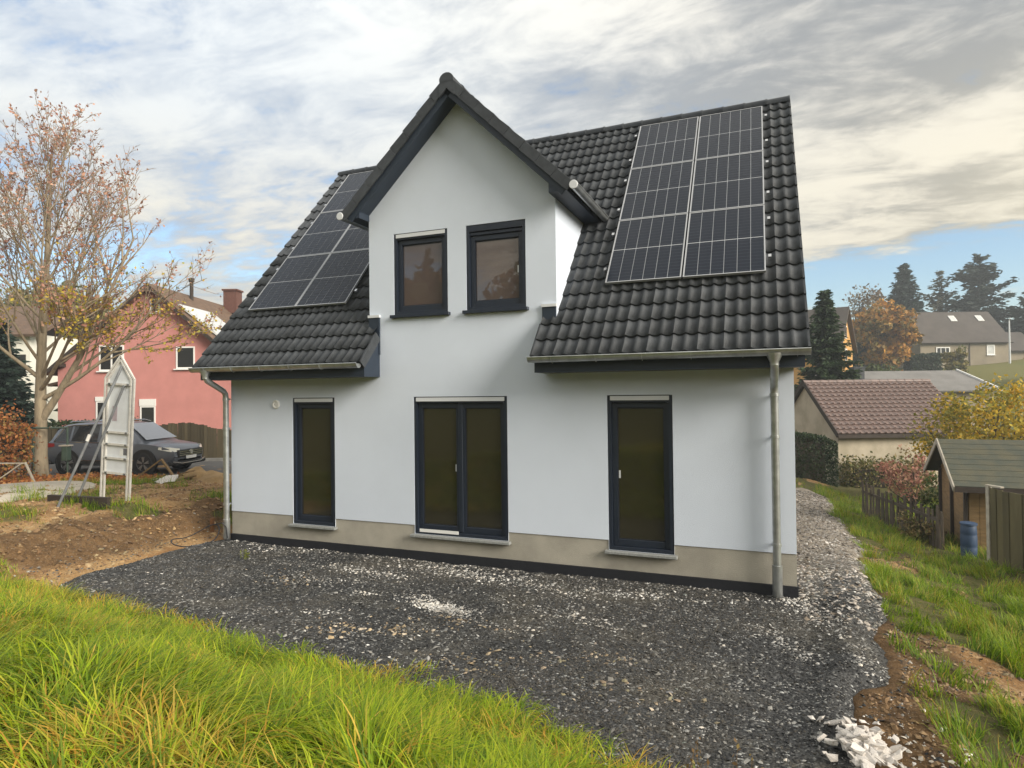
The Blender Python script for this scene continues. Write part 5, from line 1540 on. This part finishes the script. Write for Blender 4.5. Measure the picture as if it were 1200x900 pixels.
# low picket fence towards the garage
pk = thing('picket_fence', 'low dark weathered picket fence running from the garage wall to the shed', 'fence', (11.95, 8.6, 0))
a_ = Vector((11.75, 12.2, 0)); b_ = Vector((12.55, 6.8, 0)); n_ = 34
M['picket'] = mat('grey_picket', (0.11, 0.085, 0.06), .95, var=.4, vscale=5, bump=.3, rand=.3)
pme = MB().box((-.055, -.01, 0), (.055, .01, .88)).mesh('picket', M['picket'])
for i in range(n_):
    p = a_.lerp(b_, i/(n_-1)); o = link('picket', pme, pk, (p.x-11.95, p.y-8.6, zg1(p.x, p.y)-.04), (R_(random.uniform(-3, 3)), R_(random.uniform(-3, 3)), math.atan2(b_.y-a_.y, b_.x-a_.x)))
    o.scale = (1, 1, random.uniform(.85, 1.1))
q = MB(); q.bar((a_.x-11.95, a_.y-8.6, zg1(a_.x, a_.y)+.6), (b_.x-11.95, b_.y-8.6, zg1(b_.x, b_.y)+.6), .04, .07); q.obj('rail', M['picket'], pk)

# ---- rubble heap: broken pale stones, one by one
rgs = np.random.default_rng(5)
rub = thing('rubble_pile', 'small heap of broken pale stones at the right end of the gravel', 'rubble', (9.74, -3.70, zg1(9.74, -3.70)))
M['rub'] = mat('pale_broken_stone', (0.68, 0.63, 0.58), .9, var=.28, vscale=9, bump=.4, bscale=60, rand=.22, detail=7)
protos = []
for k in range(9):
    bm = bmesh.new()
    sx, sy, sz_ = rgs.uniform(.9, 1.7), rgs.uniform(.6, 1.0), rgs.uniform(.3, .6)
    pts = rgs.uniform(-1, 1, (13, 3)); pts = np.sign(pts)*np.abs(pts)**.5*np.array([sx, sy, sz_])
    for p in pts: bm.verts.new(p)
    bmesh.ops.convex_hull(bm, input=bm.verts)
    for v_ in [v_ for v_ in bm.verts if not v_.link_faces]: bm.verts.remove(v_)
    me = bpy.data.meshes.new('stone'); bm.to_mesh(me); bm.free(); me.materials.append(M['rub']); protos.append(me)
for k in range(190):
    r_ = abs(rgs.normal(0, .5)); a = rgs.uniform(0, 6.283); r_ = min(r_, 1.25)
    dx_, dy_ = .30*r_*math.cos(a), .50*r_*math.sin(a)
    hgt = .09*max(0, 1-r_)*rgs.uniform(.3, 1.0)
    gz0 = max(zg1(9.74+dx_, -3.70+dy_), float(gravel_z(np.array([9.74+dx_]), np.array([-3.70+dy_]))[0]) if poly_sd(np.array([9.74+dx_]), np.array([-3.70+dy_]), GP)[0] > -.2 else -9)
    o = link('stone', protos[k % 9], rub, (dx_, dy_, gz0-zg1(9.74, -3.70)+hgt+.01), (rgs.uniform(-.5, .5), rgs.uniform(-.5, .5), rgs.uniform(0, 6.28)))
    s_ = rgs.uniform(.016, .046)*(1.25-.4*r_); o.scale = (s_, s_, s_)

# ================================================================== LEFT YARD: SIGN, CAR, FENCE, GATE
M['sign_white'] = mat('faded_white_sheet', (0.76, 0.79, 0.82), .55, var=.12, vscale=3, detail=7)
M['sign_frame'] = mat('white_painted_steel', (0.72, 0.70, 0.65), .5, var=.2, vscale=8)
M['steel'] = mat('grey_steel_tube', (0.27, 0.28, 0.29), .5, metal=.5, var=.3, vscale=6)
sx0, sy0 = -4.27, .59; ang = R_(5)
sgz = zg1(-3.5, .4)
sg = thing('site_sign', 'tall white pointed site sign board seen from behind and propped by two steel struts', 'sign', (sx0-.08, sy0, 0), ang)
W1 = .80; zt = 3.52; zs = 3.02; zb0 = .98
sg.rotation_euler = (0, R_(3.4), ang)
q = MB()
outer = [(0, zb0), (W1, zb0), (W1, zs), (W1/2+.06, zt), (W1/2-.06, zt), (0, zs)]
q.prism([(.07, .0, zb0+.02), (W1-.07, .0, zb0+.02), (W1-.07, .0, zs-.01), (W1/2, .0, zt-.10), (.07, .0, zs-.01)], (0, .03, 0)); q.obj('board', M['sign_white'], sg)
for x_ in (.0, W1):
    for off in (0, .085):
        xx = x_+(off if x_ == 0 else -off)
        q = MB(); q.box((xx-.017, -.035, sgz-.35), (xx+.017, .0, zs+(0 if off == 0 else .03))); q.obj('leg', M['sign_frame'], sg)
for off, zz in ((0, 0), (.09, -.03)):
    for s_ in (0, 1):
        a0 = (off if s_ == 0 else W1-off, -.018, zs+zz*.3); a1 = (W1/2, -.018, zt-off*1.05)
        q = MB(); q.bar(a0, a1, .034, .036, up=(0, 1, 0)); q.obj('gable_rail', M['sign_frame'], sg)
for z_ in (2.90, 1.86, 1.60, 1.30, zb0):
    q = MB(); q.box((.06, -.045, z_-.022), (W1-.06, -.012, z_+.022)); br_ = q.obj('cross_bar', M['sign_frame'], sg)
    q = MB()
    for x_ in (.12, W1-.16): q.box((x_, -.06, z_-.018), (x_+.05, -.046, z_+.018))
    q.obj('bracket', M['steel'], br_)
q = MB(); q.box((W1*.70, -.004, 1.38), (W1*.84, -.0015, 1.52)); q.obj('sticker', mat('grey_sticker', (.2, .2, .22), .6, var=.5, vscale=40), sg)
q = MB(); q.box((W1*.58, -.004, 1.36), (W1*.69, -.0015, 1.50)); q.obj('sticker', M['whiteplastic'], sg)
q = MB(); q.box((W1*.27, -.004, 2.10), (W1*.43, -.0015, 2.42)); q.obj('faded_print', mat('faded_print', (.50, .42, .46), .6, var=.25, vscale=30), sg)
gA = zg1(-4.2, -.45)
for a0, a1 in (((W1*.60, -.05, 3.30), (-.02, -1.0, gA-.1)), ((W1*.70, -.05, 2.88), (-.10, -.55, gA-.1))):
    q = MB(); q.tube([a0, a1], .026, 8); q.obj('strut', M['steel'], sg, smooth=True)
q = MB(); q.tube([(W1*.60*.50-.01, -.525, 1.84), (W1*.60*.46-.01, -.563, 1.70)], .035, 8); q.obj('strut_sleeve', M['sign_frame'], sg)
pl = thing('timber_plank', 'dark timber plank lying at the foot of the white site sign', 'plank', (-4.55, .05, zg1(-4.4, .1)), ang)
q = MB(); q.box((-.55, -.05, -.06), (1.1, .05, .14)); q.obj('plank', M['wood_dark'], pl)
wb_ = thing('white_block', 'small white block lying beside the right leg of the site sign', 'block', (-3.22, .22, zg1(-3.22, .22)), ang)
q = MB(); q.box((-.18, -.07, -.02), (.2, .07, .07)); q.obj('block', M['white_paint'], wb_, bevel=.01)

# ---- the parked car
def build_car():
    cx, cy, _ = ctr(21.3, (148.5-600)*21.3/740, 0)
    car = thing('parked_car', 'dark grey suv parked on the street with its headlights towards the new house', 'car', (cx, cy, .095), VA-R_(8))
    paint = mat('grey_car_paint', (0.13, 0.145, 0.175), .3, metal=.25, var=.08, vscale=3, spec=.7)
    blk = mat('car_black_plastic', (0.015, 0.015, 0.016), .6)
    gl = glass_mat('car_glass', (0.02, 0.022, 0.025), 1.6, .03)
    chrome = mat('chrome', (.75, .76, .78), .15, metal=1.0)
    tyre = mat('tyre_rubber', (.018, .018, .019), .85); rim = mat('alloy_rim', (.35, .36, .38), .35, metal=.8)
    # stations along x (rear -2.3 .. front 2.3): z bottom, belt z, top z, half width, roof half width
    ST = [(-2.30, .62, .86, .90, .62, .55), (-2.24, .42, .98, 1.02, .80, .60), (-2.12, .36, 1.02, 1.22, .86, .63), (-1.95, .32, 1.03, 1.46, .895, .64), (-1.72, .30, 1.03, 1.60, .91, .645),
          (-1.3, .28, 1.025, 1.655, .92, .65), (-.7, .27, 1.01, 1.675, .92, .655), (0, .27, 1.0, 1.67, .92, .655), (.35, .27, .995, 1.63, .92, .65), (.62, .27, .99, 1.52, .92, .65), (.90, .27, .985, 1.33, .918, .68),
          (1.15, .27, .98, 1.13, .915, .72), (1.32, .27, .97, 1.03, .912, .76), (1.65, .28, .93, .99, .905, .74), (1.95, .30, .88, .94, .89, .70), (2.15, .33, .80, .87, .84, .62), (2.27, .38, .70, .75, .74, .55), (2.32, .46, .62, .66, .60, .45)]
    vs, fs = [], []; K = 8
    for (x, zb, zl, zt, w, rw) in ST:
        half = [(w*.90, zb), (w*.985, zb+.14), (w, zb+(zl-zb)*.55), (w*.975, zl), (w*.975+(rw+.05-w*.975)*.5, zl+(zt-.05-zl)*.5), (rw+.05, max(zt-.06, zl+.002)), (rw*.82, zt-.012 if zt-zl > .1 else zt-.01), (0, zt)]
        ring = [(x, -a, b) for a, b in half]+[(x, a, b) for a, b in half[-2::-1]]
        vs += ring
    n = len(half)*2-1
    for i in range(len(ST)-1):
        for k in range(n-1): fs.append((i*n+k, (i+1)*n+k, (i+1)*n+k+1, i*n+k+1))
    fs.append(tuple(range(n))); fs.append(tuple(range((len(ST)-1)*n, len(ST)*n))[::-1])
    q = MB(); q.add(vs, fs); body = q.obj('body', paint, car, smooth=True, angle=28)
    def side_pt(x, f_, sgn, off=.008):
        xs = [s[0] for s in ST]; g = lambda k: np.interp(x, xs, [s[k] for s in ST])
        zl, zt, w, rw = g(2), g(3), g(4), g(5)
        y0 = w*.975; y1 = rw+.05
        return (x, sgn*(y0+(y1-y0)*f_+off), zl+(zt-.06-zl)*f_)
    for sgn in (-1, 1):
        for nm, poly in (('rear_quarter_window', [(-1.88, .10), (-1.36, .08), (-1.36, .93), (-1.62, .88)]), ('rear_door_window', [(-1.28, .08), (-.34, .08), (-.34, .95), (-1.28, .93)]), ('front_door_window', [(-.24, .08), (.86, .10), (.45, .90), (-.24, .95)])):
            q = MB(); q.add([side_pt(x, f_, sgn) for x, f_ in poly], [(0, 1, 2, 3) if sgn < 0 else (3, 2, 1, 0)]); q.obj(nm, gl, car)
        q = MB(); pts = [side_pt(x, f_, sgn, .014) for x, f_ in ((-1.92, .05), (-.3, .03), (.95, .05), (.50, .94), (-.3, .985), (-1.3, .965), (-1.66, .92), (-1.92, .05))]
        for a, b in zip(pts[:-1], pts[1:]): q.bar(a, b, .014, .022)
        q.obj('window_trim', chrome, car)
        q = MB(); q.tube([(-1.55, sgn*.62, 1.66), (-1.45, sgn*.62, 1.70), (.2, sgn*.62, 1.71), (.42, sgn*.62, 1.655)], .018, 6); q.obj('roof_rail', chrome, car)
        q = MB(); q.lathe([(0, -.10), (.07, -.09), (.10, 0), (.08, .08), (0, .10)], 10, Matrix.Translation((.72, sgn*1.03, 1.07)) @ Matrix.Rotation(math.pi/2, 4, 'X')); mi_ = q.obj('wing_mirror', paint, car, smooth=True)
        q = MB(); q.box((.69, min(sgn*.88, sgn*1.0), 1.02), (.76, max(sgn*.88, sgn*1.0), 1.06)); q.obj('mirror_arm', blk, mi_)
        q = MB(); q.bar((-1.0, sgn*.924, .40), (1.0, sgn*.924, .40), .02, .11); q.obj('side_skirt', blk, car)
        q = MB(); q.bar((-1.0, sgn*.934, .45), (1.0, sgn*.934, .45), .01, .022); q.obj('sill_trim', chrome, car)
        for xd in (-1.30, -.30, .88):
            q = MB(); q.bar((xd, sgn*.9245, .47), (xd+(0 if xd > -1 else .1), sgn*.90, .99), .006, .010, up=(1, 0, 0)); q.obj('door_gap', blk, car)
        for xd in (-.55, .42-.0):
            q = MB(); q.box((xd-.2, sgn*.918-.014, .885), (xd, sgn*.918+.014, .915)); q.obj('door_handle', paint, car)
        # lamps wrapping the corners
        q = MB(); q.add([(1.83, sgn*.905, .80), (2.20, sgn*.82, .72), (2.325, sgn*.56, .70), (2.30, sgn*.50, .80), (2.16, sgn*.80, .86), (1.85, sgn*.90, .875)], [(0, 1, 4, 5) if sgn < 0 else (5, 4, 1, 0), (1, 2, 3, 4) if sgn < 0 else (4, 3, 2, 1)])
        lamp = mat('headlight_lens', (.75, .74, .66), .15)
        q.obj('headlight', lamp, car)
        q = MB(); q.add([(-2.20, sgn*.845, .86), (-1.86, sgn*.912, .90), (-1.88, sgn*.905, 1.0), (-2.20, sgn*.84, 1.0), (-2.295, sgn*.60, .9), (-2.265, sgn*.58, .99)], [(0, 1, 2, 3) if sgn < 0 else (3, 2, 1, 0), (4, 0, 3, 5) if sgn < 0 else (5, 3, 0, 4)])
        q.obj('tail_light', mat('tail_light_red', (.30, .01, .015), .3), car)
        for xw in (-1.38, 1.34):
            A_ = Matrix.Translation((xw, sgn*.83, .35)) @ Matrix.Rotation(math.pi/2, 4, 'X')
            q = MB(); q.lathe([(.44, -.0), (.44, .107), (.385, .107), (.38, 0)], 26, Matrix.Translation((xw, sgn*.83, .37)) @ Matrix.Rotation(-sgn*math.pi/2, 4, 'X')); q.obj('wheel_arch', blk, car, smooth=True, angle=40)
            q = MB(); q.lathe([(.0, .100), (.40, .100)], 26, Matrix.Translation((xw, sgn*.83, .37)) @ Matrix.Rotation(-sgn*math.pi/2, 4, 'X')); q.obj('arch_shadow_panel', blk, car)
            q = MB(); q.lathe([(.23, -.10), (.32, -.11), (.355, -.08), (.355, .08), (.32, .11), (.23, .10)], 28, A_); wh = q.obj('wheel', tyre, car, smooth=True, angle=50); 
            q = MB(); q.lathe([(.235, .095), (.225, .07), (.05, .06), (.03, .085), (0, .085)], 28, Matrix.Translation((xw, sgn*.845, .35)) @ Matrix.Rotation(-sgn*math.pi/2, 4, 'X')); 
            q.obj('rim', rim, wh, smooth=True, angle=40)
            q = MB()
            for k in range(5):
                t_ = 2*math.pi*k/5+.3
                for o_ in (-.15, .15): q.bar((xw+.05*math.cos(t_), sgn*.945, .35+.05*math.sin(t_)), (xw+.22*math.cos(t_+o_), sgn*.948, .35+.22*math.sin(t_+o_)), .035, .02, up=(0, 1, 0))
            q.obj('spokes', rim, wh)
    # windscreen, rear window, grille, bumpers
    q = MB(); q.add([(.86, -.63, 1.335), (1.27, -.74, 1.055), (1.27, .74, 1.055), (.86, .63, 1.335), (.50, -.60, 1.575), (.50, .60, 1.575)], [(0, 1, 2, 3), (4, 0, 3, 5)])
    for i_, v_ in enumerate(q.v): q.v[i_] = (v_[0]+.03, v_[1], v_[2]+.045)
    q.obj('windscreen', glass_mat('windscreen_glass', (.16, .17, .2), 2.0, .04), car)
    q = MB(); q.add([(-2.13, -.62, 1.09), (-1.98, -.60, 1.44), (-1.98, .60, 1.44), (-2.13, .62, 1.09)], [(0, 1, 2, 3)]); 
    for i_, v_ in enumerate(q.v): q.v[i_] = (v_[0]-.05, v_[1], v_[2]+.02)
    q.obj('rear_window', gl, car)
    q = MB(); q.box((2.24, -.62, .52), (2.345, .62, .76)); gr = q.obj('grille', blk, car, bevel=.02)
    q = MB()
    for z_ in (.58, .64, .70): q.box((2.345, -.58, z_-.008), (2.352, .58, z_+.008))
    q.obj('grille_bar', chrome, gr)
    q = MB(); A_ = Matrix.Translation((2.353, 0, .67)) @ Matrix.Rotation(math.pi/2, 4, 'Y'); q.lathe([(.075, 0), (.075, .012), (.06, .012), (.06, .004), (0, .004)], 20, A_)
    for a, b in (((2.366, -.045, .705), (2.366, -.02, .63)), ((2.366, -.02, .63), (2.366, 0, .675)), ((2.366, 0, .675), (2.366, .02, .63)), ((2.366, .02, .63), (2.366, .045, .705))): q.bar(a, b, .01, .01)
    q.obj('emblem', chrome, gr)
    q = MB(); q.box((2.346, -.26, .455), (2.36, .26, .55)); q.obj('number_plate', M['whiteplastic'], car)
    q = MB(); q.box((2.10, -.84, .26), (2.33, .84, .40)); q.obj('front_bumper', blk, car, bevel=.04)
    q = MB(); q.bar((2.30, -.80, .40), (2.345, -.45, .33), .03, .03); q.bar((2.345, -.45, .33), (2.345, .45, .33), .03, .03); q.bar((2.345, .45, .33), (2.30, .80, .40), .03, .03); q.obj('bumper_trim', chrome, car)
    q = MB(); q.box((-2.30, -.82, .30), (-2.1, .82, .48)); q.obj('rear_bumper', blk, car, bevel=.04)
build_car()

# ---- street fence of narrow boards behind the car
sf = thing('board_fence', 'grey brown close boarded garden fence along the street behind the car', 'fence', (*ctr(25, -15, 0)[:2], 0), VA)
bme2 = MB().box((-.062, -.012, 0), (.062, .012, 1.0)).mesh('board', M['fence_wood'])
xa = (36-600)*25/740+15; xb_ = (275-600)*25/740+15
nb = int((xb_-xa)/.128)
for i in range(nb):
    x_ = xa+i*.128; fx = i/nb
    px_, py_, _ = ctr(25, x_-15, 0); zb_ = zg1(px_, py_)
    h_ = (1.28+.20*math.sin(fx*9.5+1.0)*(.5 if fx < .6 else 1))*(1+random.uniform(-.02, .02)) + .25*max(0, fx-.55)
    o = link('board', bme2, sf, (x_, random.uniform(-.006, .006), zb_-.05), (0, R_(random.uniform(-.8, .8)), 0)); o.scale = (1, 1, h_)
for z_ in (.45, 1.0):
    q = MB(); q.box((xa-.05, .015, z_), (xb_, .05, z_+.08)); q.obj('rail', M['fence_wood'], sf)

# ---- green tube gate frame at the left
M['green_steel'] = mat('green_painted_steel', (.055, .085, .065), .55, var=.2, vscale=6)
gx_, gy_ = -12.05, 4.05
gt = thing('garden_gate', 'thin green steel tube gate frame by the trunk of the bare tree', 'gate', (-12.1, 3.9, 0), VA+.10)
for x_ in (0, 1.0):
    q = MB(); q.tube([(x_, 0, zg1(-12.1+x_*.9, 3.9+x_*.35)-.2), (x_, 0, 1.66)], .03, 8); q.obj('post', M['green_steel'], gt)
q = MB(); q.tube([(0, 0, 1.645), (1.0, 0, 1.645)], .028, 8); q.obj('top_rail', M['green_steel'], gt)
q = MB(); q.box((-.32, -.05, zg1(-12.2, 3.8)-.2), (-.22, .05, 1.72)); q.obj('timber_post', M['fence_wood'], gt)
lb = thing('letter_box', 'small dark green box with pale lid fixed on the right gate post', 'box', (-11.16, 4.33, .62), VA)
q = MB(); q.box((-.13, -.1, 0), (.05, .1, .45)); q.obj('body', M['green_steel'], lb, bevel=.01)
q = MB(); q.box((-.2, -.12, .452), (.1, .12, .49)); q.obj('lid', M['bleached'], lb)

# ---- odd timber and rubble by the street
def stick_thing(name, label, cat, loc, bars, m_, w=.05):
    t = thing(name, label, cat, loc)
    for a, b in bars:
        q = MB(); q.bar(a, b, w, w*.5); q.obj('batten', m_, t)
    return t
tr_x, tr_y = -10.55, 2.35; tz = zg1(tr_x, tr_y)
stick_thing('timber_trestle', 'pale rickety timber trestle in front of the copper hedge at the left edge', 'trestle', (tr_x, tr_y, tz),
            [((-.95, -.3, .62), (.25, .25, .60)), ((.25, .25, .62), (.55, .35, -.02)), ((.2, .2, .60), (-.55, -.2, -.02)), ((-.9, -.3, .62), (-1.1, -.3, -.02))], M['bleached'], .06)
x, y, _ = ctr(17.6, (184-600)*17.6/740, 0); z_ = zg1(x, y)
stick_thing('broken_battens', 'broken brown battens propped up like a tent before the front of the car', 'timber', (x, y, z_),
            [((-.62, -.42, .0), (.10, .05, .66)), ((.10, .05, .66), (.55, .12, .12)), ((-.5, -.3, .10), (.75, .2, .22)), ((.4, .1, .2), (1.05, .3, .35)), ((.6, .3, .1), (1.2, .2, .22))], M['shed_wood'], .07)
x, y, _ = ctr(17.2, (207-600)*17.2/740, 0); z_ = zg1(x, y)
wr = thing('slab_debris', 'pale broken slabs and white sheeting lying by the battens in front of the car', 'debris', (x, y, z_))
for k in range(9):
    o = link('slab', protos[k % 9], wr, (rgs.uniform(-.85, .75), rgs.uniform(-.25, .25), .04+rgs.uniform(0, .08)), (rgs.uniform(-.3, .3), rgs.uniform(-.3, .3), rgs.uniform(0, 6.28)))
    s_ = rgs.uniform(.10, .24); o.scale = (s_*1.3, s_*.7, s_*.35)
x, y, _ = ctr(17.8, (243-600)*17.8/740, 0); z_ = zg1(x, y)
M['sandpile'] = mat('tan_sand', (.40, .26, .12), .95, var=.35, vscale=3, bump=.7, bscale=20, detail=8)
gxs = np.linspace(-1.3, 1.5, 46); gys = np.linspace(-.9, .9, 30)
def mound(X, Y): return (.36*np.exp(-((X-.3)/.75)**2-(Y/.5)**2) + .28*np.exp(-((X+.55)/.45)**2-((Y+.1)/.4)**2))*(.4+1.2*fbm(X*2.2+5, Y*2.2, 7, 5)) + .05*(fbm(X*7, Y*7, 9, 3)-.5) - .09
so = link('sand_heap', grid_mesh('sand_heap', gxs, gys, mound, M['sandpile']), None, (x, y, z_))
tag(so, 'low heap of tan sand between the car front and the house corner', 'sand heap')
# loop of black cable by the left downpipe
cb = MB(); pts = []
for k in range(40):
    t_ = 2*math.pi*k/39*1.06
    xx, yy = -.28+.36*math.cos(t_), -.55+.40*math.sin(t_)
    pts.append((xx, yy, float(max(zg1(xx, yy), 0))+.045+.03*math.sin(2*t_)+.20*max(0, math.sin(t_))**2))
cb.tube(pts, .009, 6)
cb.tube([pts[9], (-.02, -.2, .30), (.03, -.16, .22), (.05, -.15, .02)], .009, 6)
tag(cb.obj('cable_loop', M['black'], None, smooth=True), 'loop of thin black cable lying by the foot of the left downpipe', 'cable')
# orange marker peg beside the cable
pg = MB(); pg.box((-.86, .30, -.05), (-.80, .35, .24)); tag(pg.obj('marker_peg', M['shed_door'], None), 'short brown wooden peg in the soil left of the cable loop', 'peg')

# ---- thin autumn haze over the valley: one closed box round camera and scene
def haze():
    q = MB(); q.box((-420, -340, -7), (430, 440, 27))
    m_ = bpy.data.materials.new('haze_air'); m_.use_nodes = True
    nt = m_.node_tree; nt.nodes.clear(); b = NB(nt)
    v = b.n('ShaderNodeVolumePrincipled'); v.inputs['Color'].default_value = (.86, .92, .96, 1); v.inputs['Density'].default_value = .0015; v.inputs['Anisotropy'].default_value = .3
    o = b.n('ShaderNodeOutputMaterial'); b.l(v.outputs[0], o.inputs['Volume'])
    tag(q.obj('haze', m_), kind='stuff')
haze()
